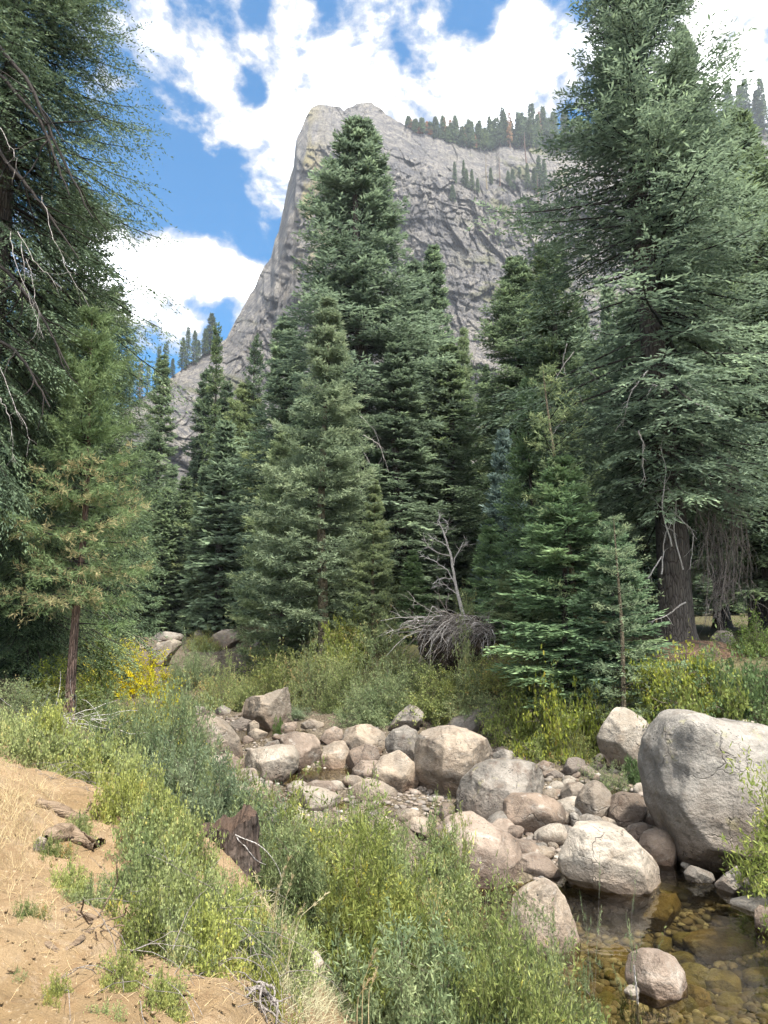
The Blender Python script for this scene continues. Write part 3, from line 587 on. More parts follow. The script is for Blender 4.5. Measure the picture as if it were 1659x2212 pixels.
# gravel and pebbles: uncountable
V0, F0 = ICO[2]; Vs, Fs, n, hg = [], [], 0, []
pts = []
for (u0, u1, v0, v1, k) in [(1100, 1260, 1770, 1890, 900), (560, 960, 1580, 1780, 900), (880, 1450, 1560, 1760, 1500), (1150, 1659, 1880, 2212, 2600), (380, 640, 1500, 1640, 500), (240, 560, 1370, 1450, 300)]:
    U_, V_ = rng.uniform(u0, u1, k), rng.uniform(v0, v1, k)
    for a, b in zip(U_, V_):
        d = ray(a, b); t = (H - .1 - .02 * 0) / -d[2] if d[2] < -.02 else 60
        y = d[1] * t
        for _ in range(3):
            zz_ = np.interp(y, [0, 15, 17.5, 22, 24.5, 29, 50], [-.2, -.1, .2, .3, .6, .8, 2.7]); t = (H - zz_) / -d[2] if d[2] < -.02 else 60; y = d[1] * t
        if t < 60: pts.append((d[0] * t, y))
pts = np.array(pts); ok = (toeL(pts[:, 1]) - pts[:, 0] < 0) & (pts[:, 0] - toeR(pts[:, 1]) < .1); pts = pts[ok]
pz = hz(pts[:, 0], pts[:, 1])
for (x, y), z in zip(pts, pz):
    r = .022 + abs(rng.normal(0, .028)); a = rng.uniform(0, 6.3); c, s_ = math.cos(a), math.sin(a)
    W = V0 * (r * rng.uniform(.9, 1.5), r, r * rng.uniform(.5, .8)); W = np.stack([W[:, 0] * c - W[:, 1] * s_, W[:, 0] * s_ + W[:, 1] * c, W[:, 2]], 1) + (x, y, z + r * .2)
    Vs.append(W); Fs.append(F0 + n); n += len(V0); hg.append(np.full(len(V0), rng.random()))
q = NT('gravel'); tn = q.n('Attribute', p_attribute_name='tint').outputs['Fac']; o = q.n('NewGeometry').outputs['Position']; zc = q.n('SeparateXYZ', Vector=o).outputs[2]
cg = q.ramp(tn, [(0, (.06, .045, .035)), (.3, (.13, .10, .075)), (.55, (.115, .105, .09)), (.8, (.18, .145, .115)), (1, (.27, .245, .21))])
cg = q.mix(q.mr(q.noise(o, 30, 4), .4, .65, 0, .5), cg, (.08, .062, .045))
gmx = mesh('gravel', np.concatenate(Vs), np.concatenate(Fs), {'tint': np.concatenate(hg)}, mats=[q.fin(cg, .8)])
tag(link('gravel', gmx), 'loose gravel and pebbles strewn over the creek bed', 'gravel', kind='stuff')
# ------------------------------------------------------------------ conifers
def conifer(seed, Ht, Rad, nb=300, NS=16, NTW=9, h0=.15, k=.6, p=.6, low=-18, top=35, sag=.25, tw=.24, wd=.055, gap=.35, tuft=False, limbs=True, fill=1.0, asym=.35, brown=0., hang=0., r0=None, whorl=.75, wmix=.5, tipw=.16):
    rng = np.random.default_rng(seed)
    t = h0 + (1 - h0) * ((np.arange(nb) + rng.random(nb)) / nb) ** .92
    t = np.clip(t + rng.normal(0, .006, nb), h0 * .9, .995)
    wh = max(12, int(Ht * (1 - h0) / whorl)); t = (1 - wmix) * t + wmix * ((np.round(t * wh) + rng.normal(0, .10, nb)) / wh); t = np.clip(t, h0 * .9, .993)
    az = np.arange(nb) * 2.399 + rng.normal(0, .35, nb)
    prof = np.clip((1 - t) / k, 0, 1) ** p * (1 - .35 * (1 - sst(t, h0, h0 + .2)))
    irr = 1 + asym * vn(P3(np.cos(az) * 1.3, np.sin(az) * 1.3, t * Ht * .28), seed)
    L = Rad * prof * rng.uniform(.62, 1.12, nb) * irr + .12
    keep = vn(P3(np.cos(az) * 2.2, np.sin(az) * 2.2, t * Ht * .5), seed + 3) > -1 + gap
    t, az, L = t[keep], az[keep], L[keep]; nb = len(t)
    pit = np.radians(low + (top - low) * t ** 1.3 + rng.normal(0, 6, nb))
    dirh = np.stack([np.cos(az), np.sin(az), 0 * az], 1)
    tb = r0 if r0 else Ht * .016
    trad = lambda tt: tb * (1 - tt) ** .85 + .012
    base = np.stack([0 * t, 0 * t, t * Ht], 1)
    def bpos(s):                                   # s [nb,n] -> positions
        r = L[:, None] * s; bow = np.sin(s * 2.6 + az[:, None]) * L[:, None] * .05
        z = r * np.tan(pit)[:, None] - sag * L[:, None] * s ** 2 * (1 - t)[:, None] + .16 * L[:, None] * s ** 4
        hx = dirh[:, None, :] * r[:, :, None]; pr = np.stack([-dirh[:, 1], dirh[:, 0], 0 * az], 1)
        return base[:, None] + hx + pr[:, None] * bow[:, :, None] + np.array([0, 0, 1.]) * z[:, :, None]
    out = {}
    # foliage
    s = .10 + .90 * ((np.arange(NS)[None] + rng.random((nb, NS))) / NS) ** .85; P = bpos(s); Pn = bpos(np.minimum(s + .03, 1.05)) - P
    Pn /= np.linalg.norm(Pn, axis=2, keepdims=True) + 1e-9
    sd = np.where(np.arange(NS)[None] % 2 == 0, 1, -1) * np.radians(62 - 30 * s + rng.normal(0, 10, s.shape))
    c, n_ = np.cos(sd), np.sin(sd)
    SD = np.stack([Pn[..., 0] * c - Pn[..., 1] * n_, Pn[..., 0] * n_ + Pn[..., 1] * c, Pn[..., 2] * .7 - .12 - hang + rng.normal(0, .13, s.shape)], -1)
    SD /= np.linalg.norm(SD, axis=2, keepdims=True)
    ls = (L[:, None] * (.42 * (1 - s) + tipw) + .12) * rng.uniform(.7, 1.2, s.shape); ls = np.minimum(ls, 1.5)
    q = (np.arange(NTW)[None, None] + rng.random((nb, NS, NTW))) / NTW
    O = P[:, :, None] + SD[:, :, None] * (ls[:, :, None] * q)[..., None]; O[..., 2] -= .18 * ls[:, :, None] * q ** 2
    full = Rad * .42 + .2
    msk = rng.random(q.shape) < fill * np.clip(ls[:, :, None] / full * 1.4 + .3, 0, 1)
    sd2 = np.where(np.arange(NTW)[None, None] % 2 == 0, 1, -1) * np.radians(42) + rng.normal(0, .3, q.shape); c, n_ = np.cos(sd2), np.sin(sd2)
    S3 = SD[:, :, None]
    D = np.stack([S3[..., 0] * c - S3[..., 1] * n_, S3[..., 0] * n_ + S3[..., 1] * c, S3[..., 2] + rng.normal(0, .2, q.shape) + .05], -1)
    btint = .42 + .30 * vn(P3(np.cos(az) * 2, np.sin(az) * 2, t * Ht * .9), seed + 8) + rng.normal(0, .06, nb)
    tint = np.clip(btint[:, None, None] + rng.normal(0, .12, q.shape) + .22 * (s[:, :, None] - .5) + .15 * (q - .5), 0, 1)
    if brown: 
        bz = (t > .25) & (t < .62); tint = tint * .42 + np.where(bz, .55, 0)[:, None, None] * (rng.random((nb, NS))[:, :, None] < brown) * (1 + 0 * q); tint = np.clip(tint, 0, 1)
    O, D, tint = O[msk], D[msk], tint[msk]; m = len(O)
    if tuft:
        kk = 5; O = np.repeat(O, kk, 0) + rng.normal(0, .03, (m * kk, 3)); D = np.repeat(D, kk, 0) + rng.normal(0, .75, (m * kk, 3)); tint = np.repeat(tint, kk); m *= kk
    Ln = tw * rng.uniform(.65, 1.25, m)
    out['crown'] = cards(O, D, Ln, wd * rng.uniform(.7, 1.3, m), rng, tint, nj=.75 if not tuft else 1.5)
    # limbs
    if limbs:
        s = np.tile(np.linspace(0, .96, 7), (nb, 1)); P = bpos(s)
        rr = (.007 + .012 * L)[:, None] * (1 - .85 * s); lv, lf = tubes(P, rr, 3); out['limbs'] = (lv, lf)
    # trunk
    n = 46; zz = np.linspace(0, 1, n); zz = zz ** 1.3; kk = 18; a = np.arange(kk) / kk * 2 * math.pi
    rr = trad(zz)[:, None] * (1 + .10 * vn(P3(np.cos(a)[None] * 2 + 0 * zz[:, None], np.sin(a)[None] * 2 + 0 * zz[:, None], zz[:, None] * Ht * .5 + 0 * a[None]), seed).reshape(n, kk)) * (1 + .55 * np.exp(-zz * Ht / .55))[:, None]
    wob = .010 * Ht * np.stack([np.sin(zz * 5 + seed), np.cos(zz * 4 + seed)], 1) * sst(zz, 0, .5)[:, None]
    V = np.stack([rr * np.cos(a)[None] + wob[:, :1], rr * np.sin(a)[None] + wob[:, 1:], (zz * Ht)[:, None] + 0 * a[None]], -1)
    out['trunk'] = (V.reshape(-1, 3), grid_faces(n, kk, True))
    out['H'], out['R'] = Ht, Rad
    return out
def proto(name, crown_mat, bark_mat, **kw):
    d = conifer(**kw); pr = [('trunk', mesh('trunk', *d['trunk'], mats=[bark_mat]))]
    if 'limbs' in d: pr.append(('limbs', mesh('limbs', *d['limbs'], mats=[M['limb']])))
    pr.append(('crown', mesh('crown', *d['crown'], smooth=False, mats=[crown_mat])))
    return dict(parts=pr, H=d['H'], R=d['R'])
FI = M['fir']
PR = {}
def getp(n):
    if n in PR: return PR[n]
    f = {
     'fir_hero': lambda: proto('a', FI, M['bark'], seed=11, Ht=36, Rad=5.2, nb=700, NS=26, NTW=13, h0=.17, k=.62, p=.62, low=-22, top=24, sag=.35, tw=.25, wd=.07, gap=.64, whorl=.8, fill=.95, asym=.5, r0=.6),
     'fir_near': lambda: proto('a', M['fir_dark'], M['bark'], seed=12, Ht=34, Rad=4.6, nb=800, NS=28, NTW=14, h0=.04, k=.55, p=.55, low=-32, top=20, sag=.5, tw=.20, wd=.05, gap=.55, fill=.8, asym=.55, hang=.12, r0=.5),
     'fir_near_up': lambda: proto('a', M['fir_dark'], M['bark'], seed=32, Ht=34, Rad=4.6, nb=760, NS=34, NTW=17, h0=.20, k=.5, p=.5, low=-34, top=20, sag=.5, tw=.16, wd=.045, gap=.62, fill=1., asym=.5, hang=.15, tipw=.42, whorl=.6, r0=.5),
     'fir_mid': lambda: proto('a', FI, M['bark'], seed=13, Ht=32, Rad=4.5, nb=560, NS=22, NTW=11, h0=.10, k=.8, p=.68, low=-16, top=20, sag=.3, tw=.30, wd=.09, gap=.62, whorl=.8, fill=.95, asym=.45),
     'fir_mid_b': lambda: proto('a', FI, M['bark'], seed=23, Ht=26, Rad=3.3, nb=400, NS=17, NTW=9, h0=.08, k=.95, p=.76, low=-14, top=22, sag=.3, tw=.30, wd=.09, gap=.6, whorl=.8, asym=.4),
     'fir_rag': lambda: proto('a', M['fir_dark'], M['bark'], seed=14, Ht=26, Rad=2.6, nb=260, NS=14, NTW=8, h0=.12, k=.9, p=.5, low=-20, top=30, sag=.3, tw=.34, wd=.10, gap=.55, asym=.5),
     'fir_young': lambda: proto('a', M['fir_green'], M['bark'], seed=15, Ht=9, Rad=1.9, nb=230, NS=18, NTW=10, h0=.03, k=1., p=.85, low=-8, top=42, sag=.2, tw=.17, wd=.05, gap=.45, asym=.3, r0=.09),
     'fir_blue': lambda: proto('a', M['fir_blue'], M['bark'], seed=16, Ht=9, Rad=1.7, nb=240, NS=16, NTW=9, h0=.03, k=1., p=.85, low=-4, top=45, sag=.15, tw=.2, wd=.06, gap=.4, asym=.2, r0=.09),
     'pine_lodge': lambda: proto('a', M['pine'], M['bark_pale'], seed=17, Ht=16, Rad=2.7, nb=230, NS=15, NTW=7, h0=.14, k=1., p=.9, low=-8, top=38, sag=.12, tw=.18, wd=.032, gap=.42, tuft=True, asym=.35, fill=.8, r0=.17),
     'pine_lodge_b': lambda: proto('a', M['pine'], M['bark_red'], seed=27, Ht=15, Rad=2.9, nb=250, NS=14, NTW=7, h0=.08, k=.95, p=.85, low=-6, top=38, sag=.1, tw=.22, wd=.042, gap=.40, tuft=True, asym=.35, fill=.75, r0=.15),
     'pine_brown': lambda: proto('a', M['pine_brown'], M['bark_red'], seed=18, Ht=13, Rad=2.4, nb=170, NS=14, NTW=7, h0=.25, k=.8, p=.5, low=-12, top=35, sag=.15, tw=.20, wd=.024, gap=.6, tuft=True, asym=.5, fill=.72, brown=.28, r0=.16),
     'pine_thin': lambda: proto('a', M['pine'], M['bark_pale'], seed=19, Ht=9, Rad=1.5, nb=110, NS=9, NTW=5, h0=.10, k=.9, p=.7, low=-5, top=35, sag=.1, tw=.15, wd=.024, gap=.6, tuft=True, asym=.5, fill=.5, r0=.085),
     'fir_far': lambda: proto('a', FI, M['bark'], seed=20, Ht=24, Rad=3., nb=260, NS=9, NTW=4, h0=.06, k=1., p=.9, low=-15, top=40, tw=.7, wd=.26, gap=.35, asym=.35, limbs=False, fill=1.3),
     'fir_far_b': lambda: proto('a', M['fir_dark'], M['bark'], seed=21, Ht=24, Rad=2.4, nb=200, NS=8, NTW=4, h0=.12, k=.9, p=.75, low=-20, top=30, tw=.7, wd=.24, gap=.5, asym=.5, limbs=False, fill=1.3),
     'fir_dist': lambda: proto('a', M['fir_dark'], M['bark'], seed=22, Ht=20, Rad=2.6, nb=110, NS=6, NTW=3, h0=.12, k=1., p=.95, low=-15, top=35, tw=.9, wd=.32, gap=.4, asym=.4, limbs=False, fill=1.6),
     'brown_dist': lambda: proto('a', M['brown_needles'], M['bark_red'], seed=24, Ht=20, Rad=2.0, nb=80, NS=5, NTW=3, h0=.2, k=.9, p=.7, low=-15, top=35, tw=.9, wd=.35, gap=.6, asym=.4, limbs=False, fill=1.2),
     'fir_dist_b': lambda: proto('a', M['fir_dark'], M['bark'], seed=29, Ht=20, Rad=2.2, nb=90, NS=6, NTW=3, h0=.2, k=.9, p=.8, low=-20, top=30, tw=.9, wd=.3, gap=.55, asym=.6, limbs=False, fill=1.4),
    }[n]
    PR[n] = f(); return PR[n]
def put(pname, loc, Ht, Rad, rz=0., label='', group=None, name='fir_tree', tilt=None, cat='tree', skip=()):
    p = getp(pname); e = empty(name, loc, rz, (Rad / p['R'], Rad / p['R'], Ht / p['H']))
    if tilt: e.rotation_euler = (tilt[0], tilt[1], rz) if rz == 0 else (Matrix.Rotation(tilt[1], 4, 'Y') @ Matrix.Rotation(tilt[0], 4, 'X') @ Matrix.Rotation(rz, 4, 'Z')).to_euler()
    tag(e, label, cat, group)
    for n, me in p['parts']:
        o = link(n, me, parent=e)
        if n == 'limbs': o['kind'] = 'stuff'
    return e
def tree(pname, u, t, vtop, rpx, label, group='conifers along the creek', name='fir_tree', rz=None, vb=1340, tilt=None, **kw):
    b = at(u, vb, t); y = b[1]; r_ = ray(u, vtop); ztop = H + y * r_[2] / r_[1]
    zg = hz1(b[0], y) - .15
    return put(pname, (b[0], y, zg), ztop - zg, rpx * 1.18 * t / F, rz if rz is not None else (u * 1.7) % 6.28, label, group, name, tilt, **kw), b
TREES = [
 ('fir_near_up', -85, 14.5, -560, 245, 'huge dark fir whose drooping boughs fill the upper left corner', 'fir_tree', 1.1),
 ('fir_near', 45, 19, 640, 160, 'dark fir with low hanging boughs at the left edge below the huge one', 'fir_tree', 3.9),
 ('fir_near', 105, 23, 420, 175, 'dark fir with bare brown trunk just left of the browning pine', 'fir_tree', 2.2),
 ('fir_near', 215, 36, 620, 85, 'dark narrow fir behind the browning pine', 'fir_tree', 5.2),
 ('pine_brown', 162, 14.6, 690, 122, 'slender pine with browning needles and a bare leaning trunk', 'pine_tree', .6),
 ('fir_mid_b', 325, 66, 770, 62, 'dark pointed fir against the sky right of the browning pine', 'fir_tree', 1.),
 ('fir_rag', 535, 62, 728, 34, 'thin dark ragged fir in front of the pale granite foot', 'fir_tree', 1.),
 ('fir_mid_b', 425, 70, 800, 62, 'dark fir at the left of the gap below the pale slab', 'fir_tree', 2.),
 ('fir_mid_b', 472, 72, 822, 62, 'dark fir second right of the pale slab gap', 'fir_tree', 4.),
 ('fir_rag', 445, 66, 700, 30, 'tall thin fir rising past the pale slab to the ridge line', 'fir_tree', 3.),
 ('pine_lodge_b', 515, 62, 835, 112, 'broad yellow green pine with rounded top left of centre', 'pine_tree', 2.5),
 ('fir_mid_b', 605, 52, 690, 120, 'mid green fir at the left shoulder of the tallest central fir', 'fir_tree', 5.),
 ('fir_mid', 772, 44, 262, 190, 'tallest central fir, dense and dark, rising in front of the cliff', 'fir_tree', .4),
 ('pine_lodge', 700, 33, 655, 160, 'tall straight yellow green pine in front of the tallest central fir', 'pine_tree', 1.4),
 ('pine_lodge_b', 610, 36, 930, 115, 'bushy yellow green pine left of the tall straight pine', 'pine_tree', 3.1),
 ('fir_mid_b', 898, 47, 570, 118, 'dark fir just right of the tallest central fir', 'fir_tree', 2.),
 ('fir_mid_b', 945, 52, 535, 92, 'slender fir with an open top right of the central group', 'fir_tree', 1.),
 ('pine_lodge', 1012, 47, 715, 60, 'light yellowish pine with a pale trunk in the gap right of centre', 'pine_tree', 5.),
 ('fir_mid', 1135, 42, 560, 130, 'dense fir left of the huge right hand fir', 'fir_tree', 3.3),
 ('fir_rag', 1215, 36, 520, 95, 'half bare fir with grey dead limbs touching the huge right fir', 'fir_tree', 2.),
 ('fir_mid_b', 1060, 58, 790, 50, 'far dark fir in the gap right of centre', 'fir_tree', 2.),
 ('fir_blue', 1098, 33, 940, 62, 'bluish young fir behind the bright green ones', 'fir_tree', 2.),
 ('fir_young', 1158, 27, 838, 95, 'bright green young fir, the tallest of the young ones', 'fir_tree', 1.),
 ('fir_young', 1062, 31, 1128, 62, 'bright green young fir behind the tangle of roots', 'fir_tree', 4.),
 ('fir_young', 893, 32, 1195, 46, 'smallest green fir on the bank left of the dead white tree', 'fir_tree', 5.),
 ('pine_thin', 1255, 23, 800, 105, 'thin sparse pine with a pale yellowish leaning trunk', 'pine_tree', 2.),
 ('fir_young', 1330, 21.5, 1140, 112, 'blue green young fir spreading left of the huge trunk', 'fir_tree', .5),
 ('pine_thin', 1338, 20.2, 1120, 80, 'thin pale stemmed pine in front of the spreading young fir', 'pine_tree', .5),
 ('fir_young', 1225, 22.8, 1000, 150, 'wide green young fir with dead lower twigs above the lime shrubs', 'fir_tree', 4.4),
 ('pine_lodge_b', 1110, 27, 1230, 80, 'low bushy pine right of the tangle of roots', 'pine_tree', 2.4),
 ('fir_hero', 1462, 24.5, -330, 272, 'huge fir with a thick furrowed trunk towering at the right', 'fir_tree', 1.9),
 ('fir_mid', 1560, 36, 60, 110, 'tall pale green conifer right behind the huge fir', 'fir_tree', 4.),
 ('fir_mid', 1680, 30, 250, 190, 'fir cut by the right edge behind the huge fir', 'fir_tree', 1.2),
 ('fir_hero', 1640, 33, 480, 150, 'dark fir with a bare lower trunk near the right edge', 'fir_tree', .3),
 ('pine_lodge', 808, 31.5, 1040, 68, 'slim young pine between the tall straight pine and the dead white tree', 'pine_tree', 1.2),
 ('pine_thin', 485, 62, 1085, 36, 'very thin pale pole of a pine in front of the dark firs', 'pine_tree', 1.2),
 ('fir_mid_b', 655, 40, 860, 110, 'mid green fir half hidden between the yellow green pines', 'fir_tree', 1.2),
 ('fir_mid_b', 862, 41, 740, 115, 'dark fir at the right foot of the tallest central fir', 'fir_tree', 3.2),
 ('fir_mid_b', 975, 46, 740, 110, 'dark fir behind the dead white tree', 'fir_tree', .2),
 ('fir_far', 345, 62, 1058, 46, 'green fir low in the left gap beside the browning pine', 'fir_tree', .2),
 ('fir_far', 388, 64, 1035, 44, 'green fir second in the row low in the left gap', 'fir_tree', 2.2),
 ('fir_far', 432, 60, 1015, 48, 'green fir third in the row low in the left gap', 'fir_tree', 4.2),
 ('fir_young', 300, 60, 1110, 46, 'young green fir beside the browning pine trunk', 'fir_tree', 4.2),
 ('fir_mid_b', 1395, 34, 640, 120, 'dark fir filling behind the left of the huge right fir', 'fir_tree', 4.2),
 ('fir_far', 1180, 52, 800, 80, 'dark fir deep behind the young green firs', 'fir_tree', 1.2),
]
TB = []
for (pn, u, t, vt, rp, lab, nm, rz) in TREES:
    e, b = tree(pn, u, t, vt, rp, lab, name=nm, rz=rz); TB.append((b[0], b[1])); 
    if 'leaning' in lab and pn == 'pine_thin': e.rotation_euler = (0, R_(-4.5), 0)
# the wood behind: separate trees, tops kept below the gaps where the mountain shows
rng = np.random.default_rng(77)
def maxv(u): return np.interp(u, [-300, 100, 290, 330, 352, 372, 395, 440, 500, 560, 620, 900, 985, 1010, 1060, 1085, 1180, 2000], [700, 750, 860, 880, 960, 975, 950, 850, 850, 860, 800, 760, 800, 800, 820, 800, 640, 500])
WL = 'dark conifer in the wood behind the creek'
for i in range(64):
    t = rng.uniform(52, 95); u = -150 + (i + rng.random()) * (1980 / 64); vt = maxv(u) + rng.uniform(10, 150) + (t - 50) * .6
    if 340 < u < 385: vt = max(vt, 985)
    b = at(u, 1340, t)
    tree('fir_far' if rng.random() < .6 else 'fir_far_b', u, t, vt, rng.uniform(50, 72) * 60 / t, WL, 'dark conifers in the wood behind the creek', rz=rng.uniform(0, 6.3))
for i in range(16):                                            # nearer understorey that darkens the foot of the wood
    t = rng.uniform(44, 50) + (14 if i < 4 else 0); u = 360 + (i + rng.random()) * (1250 / 16)
    tree('fir_far', u, t, rng.uniform(1060, 1160), rng.uniform(45, 60), 'young dark conifer low in the shade of the wood', 'young dark conifers in the shade of the wood', rz=rng.uniform(0, 6.3))
# trees on the mountain: the ridge, the ledges and the left shoulder
def mtree(pn, u, vb, hp, wp, label, group, name='fir_tree'):
    g, y = on_mtn(u, vb); Ht = hp * y / F * 1.08
    put(pn, (g[0], g[1] + (1.5 if vb < 330 else 0), g[2] - 1.0), Ht + 1, wp * y / F, rng.uniform(0, 6.3), label, group, name)
for i in range(66):
    u = 885 + i * 4.6 + rng.uniform(-5, 5); vb = np.interp(u, [s_[0] for s_ in SKY], [s_[1] for s_ in SKY]) + rng.uniform(-2, 6)
    hp = np.interp(u, [885, 950, 1000, 1100, 1190], [26, 40, 62, 72, 88]) * rng.uniform(.55, 1.4)
    if u > 1066: vb = 318 + rng.uniform(-6, 4)
    if rng.random() < .25: mtree('brown_dist', u, vb, hp, 8, 'rusty brown dying conifer on the cliff rim', 'rusty brown conifers on the cliff rim')
    else: mtree('fir_dist' if rng.random() < .6 else 'fir_dist_b', u, vb, hp, 9 + hp * .07, 'small dark conifer on the cliff rim', 'dark conifers on the cliff rim')
for i in range(24):
    u = 1196 + i * 21 + rng.uniform(-6, 6); vb = np.interp(u, [s_[0] for s_ in SKY], [s_[1] for s_ in SKY]) + rng.uniform(-2, 20)
    mtree('fir_dist', u, vb, rng.uniform(80, 125) * (1.15 if u > 1560 else 1), 19, 'dark conifer on the far right ridge', 'dark conifers on the far right ridge')
for (u, vb, hp, wp) in [(982, 398, 52, 8), (1008, 408, 46, 8), (1020, 412, 50, 8), (978, 438, 42, 9), (1002, 402, 60, 8), (1032, 418, 36, 7), (1108, 412, 50, 10), (1124, 418, 60, 10), (1140, 412, 64, 10), (1155, 415, 56, 11), (1098, 405, 38, 9), (1060, 400, 40, 7), (1165, 405, 75, 12), (1178, 430, 90, 13)]:
    mtree('fir_dist', u, vb, hp, wp, 'small dark conifer on the ledges of the cliff', 'dark conifers on the ledges of the cliff')
for (u, vb, hp, pn, wp) in [(318, 850, 62, 'fir_dist_b', 9), (340, 835, 90, 'fir_dist_b', 10), (356, 832, 96, 'fir_dist_b', 11), (372, 815, 40, 'fir_dist', 9), (393, 800, 70, 'fir_dist', 13), (404, 795, 88, 'fir_dist', 11), (418, 788, 74, 'fir_dist', 12), (300, 875, 90, 'brown_dist', 10), (428, 780, 45, 'fir_dist', 10), (455, 765, 88, 'fir_dist', 20), (443, 770, 60, 'fir_dist', 14), (470, 760, 38, 'fir_dist', 10), (286, 880, 80, 'fir_dist', 12), (270, 890, 95, 'fir_dist', 14)]:
    mtree(pn, u, vb, hp, wp, 'thin dark conifer on the left shoulder of the mountain', 'conifers on the left shoulder of the mountain')
# snags on the cliff
def snag_mesh(seed, Ht, r, nbr, brl, up=.1, lean=0, k=7, wig=.02):
    rng = np.random.default_rng(seed); N = 14; s = np.linspace(0, 1, N)
    P = np.stack([lean * Ht * s + .012 * Ht * np.sin(s * 7 + seed) * s, .010 * Ht * np.cos(s * 6) * s, Ht * s], 1)[None]; R0 = (r * (1 - .85 * s))[None]
    tv, tf = tubes(P, R0, k)
    tb = rng.uniform(.3, .98, nbr); B = np.stack([np.interp(tb, s, P[0, :, j]) for j in range(3)], 1); a = rng.uniform(0, 6.3, nbr)
    D = np.stack([np.cos(a), np.sin(a), up + rng.normal(0, .25, nbr)], 1); C = curves(rng, B, D, brl * (1.15 - tb) * rng.uniform(.5, 1.2, nbr), 7, .22, .1)
    bv, bf = tubes(C, np.tile(np.linspace(1, .2, 7), (nbr, 1)) * (r * .22), 4)
    # twigs on the branches
    nt = nbr * 4; ci = rng.integers(0, nbr, nt); cj = rng.integers(2, 6, nt); S = C[ci, cj]; D2 = C[ci, cj] - C[ci, cj - 1] + rng.normal(0, .06 * brl, (nt, 3))
    C2 = curves(rng, S, D2, brl * .3 * rng.uniform(.4, 1.2, nt), 5, .25, .1); wv, wf = tubes(C2, np.tile(np.linspace(1, .3, 5), (nt, 1)) * (r * .09), 3)
    V, Fq, _ = join([(bv, bf), (wv, wf)]); return (tv, tf), (V, Fq)
for (u, vb, hp, m, lab, lean) in [(1051, 410, 92, 'bark_pale', 'tall pale orange dead trunk standing on the cliff ledge', -.02), (1080, 402, 74, 'bark_red', 'brown dead trunk right of the pale orange one on the ledge', 0), (1138, 376, 110, 'bark_red', 'tall brown dead trunk leaning beside the rock knob', -.04), (1128, 462, 62, 'deadwood', 'bare white dead trunk alone low on the cliff', -.02), (1038, 305, 50, 'deadwood', 'thin grey dead trunk on the cliff rim', 0), (1162, 440, 75, 'bark_red', 'reddish dead trunk at the left fringe of the huge right fir', 0)]:
    g, y = on_mtn(u, vb); Ht = hp * y / F; tk, br = snag_mesh(int(u), Ht, Ht * .022, 14, Ht * .14, lean=lean)
    e = empty('dead_tree', (g[0], g[1] - .5, g[2] - .6)); tag(e, lab, 'dead tree', 'dead trunks on the cliff'); link('trunk', mesh('trunk', *tk, mats=[M[m]]), parent=e); link('branches', mesh('branches', *br, mats=[M[m]]), parent=e)
# ------------------------------------------------------------------ dead wood near the creek
rng = np.random.default_rng(41)
def add_dead(parent_loc, items, parent, mat='deadwood'):
    for (P, r) in items:
        P = np.array(P, float)[None]; N = P.shape[1]
        # smooth the path
        s = np.linspace(0, 1, N); s2 = np.linspace(0, 1, 16); Q = np.stack([np.interp(s2, s, P[0, :, j]) for j in range(3)], 1)
        Q[1:-1] = (Q[:-2] + 2 * Q[1:-1] + Q[2:]) / 4; Q = Q + rng.normal(0, .012, Q.shape) * 1.
        parts = [tubes(Q[None], (r * np.linspace(1, .25, 16))[None], 5)]
        nt = 7; ci = rng.integers(4, 15, nt); S = Q[ci]; D = (Q[ci] - Q[ci - 1]); D /= np.linalg.norm(D, axis=1, keepdims=True); D = D + rng.normal(0, .5, (nt, 3)); L = np.linalg.norm(Q[-1] - Q[0]) * .28
        parts.append(tubes(curves(rng, S, D, L * rng.uniform(.4, 1.1, nt), 6, .2, .3), np.tile(np.linspace(1, .3, 6), (nt, 1)) * r * .4, 3))
        V, Fq, _ = join(parts); ob = link('dead_branch', mesh('dead_branch', V - np.array(parent_loc), Fq, mats=[M[mat]])); ob.parent = parent
        ob.matrix_parent_inverse = Matrix.Translation(-Vector(parent.location)) if False else Matrix()
        yield ob
def find(label): return next(o for o in bpy.data.objects if o.get('label') == label)
def own(e, obs):
    """the branch meshes are written in metres about the tree's foot: undo the tree's own scale and turn"""
    bpy.context.view_layer.update()
    for ob in obs: ob.matrix_parent_inverse = (Matrix.Translation(e.location).inverted() @ e.matrix_basis).inverted()
def pxpath(pts, t, dt=0.): return [at(u, v, t + dt * i / max(1, len(pts) - 1)) for i, (u, v) in enumerate(pts)]
e = find('huge fir with a thick furrowed trunk towering at the right'); L0 = e.location.copy()
it = []
for (p, t) in [([(1452, 1180), (1428, 1100), (1440, 1010), (1425, 960)], 23.0), ([(1475, 1230), (1455, 1150), (1462, 1080), (1440, 1050)], 23.2), ([(1430, 1240), (1435, 1160), (1455, 1120)], 23.1),
               ([(1440, 830), (1470, 815), (1510, 850), (1525, 890)], 22.8), ([(1442, 845), (1410, 830), (1395, 860)], 22.8), ([(1500, 870), (1535, 880), (1560, 900)], 22.6), ([(1380, 930), (1390, 960), (1388, 1010), (1394, 1040)], 22.2),
               ([(1450, 1100), (1500, 1150), (1490, 1230)], 23.2), ([(1430, 1200), (1400, 1250), (1395, 1270)], 23.), ([(1480, 1300), (1440, 1330), (1400, 1345)], 23.), ([(1400, 800), (1360, 850), (1345, 920)], 22.5)]:
    it.append((pxpath(p, t), .026))
own(e, list(add_dead(L0, it, e)))
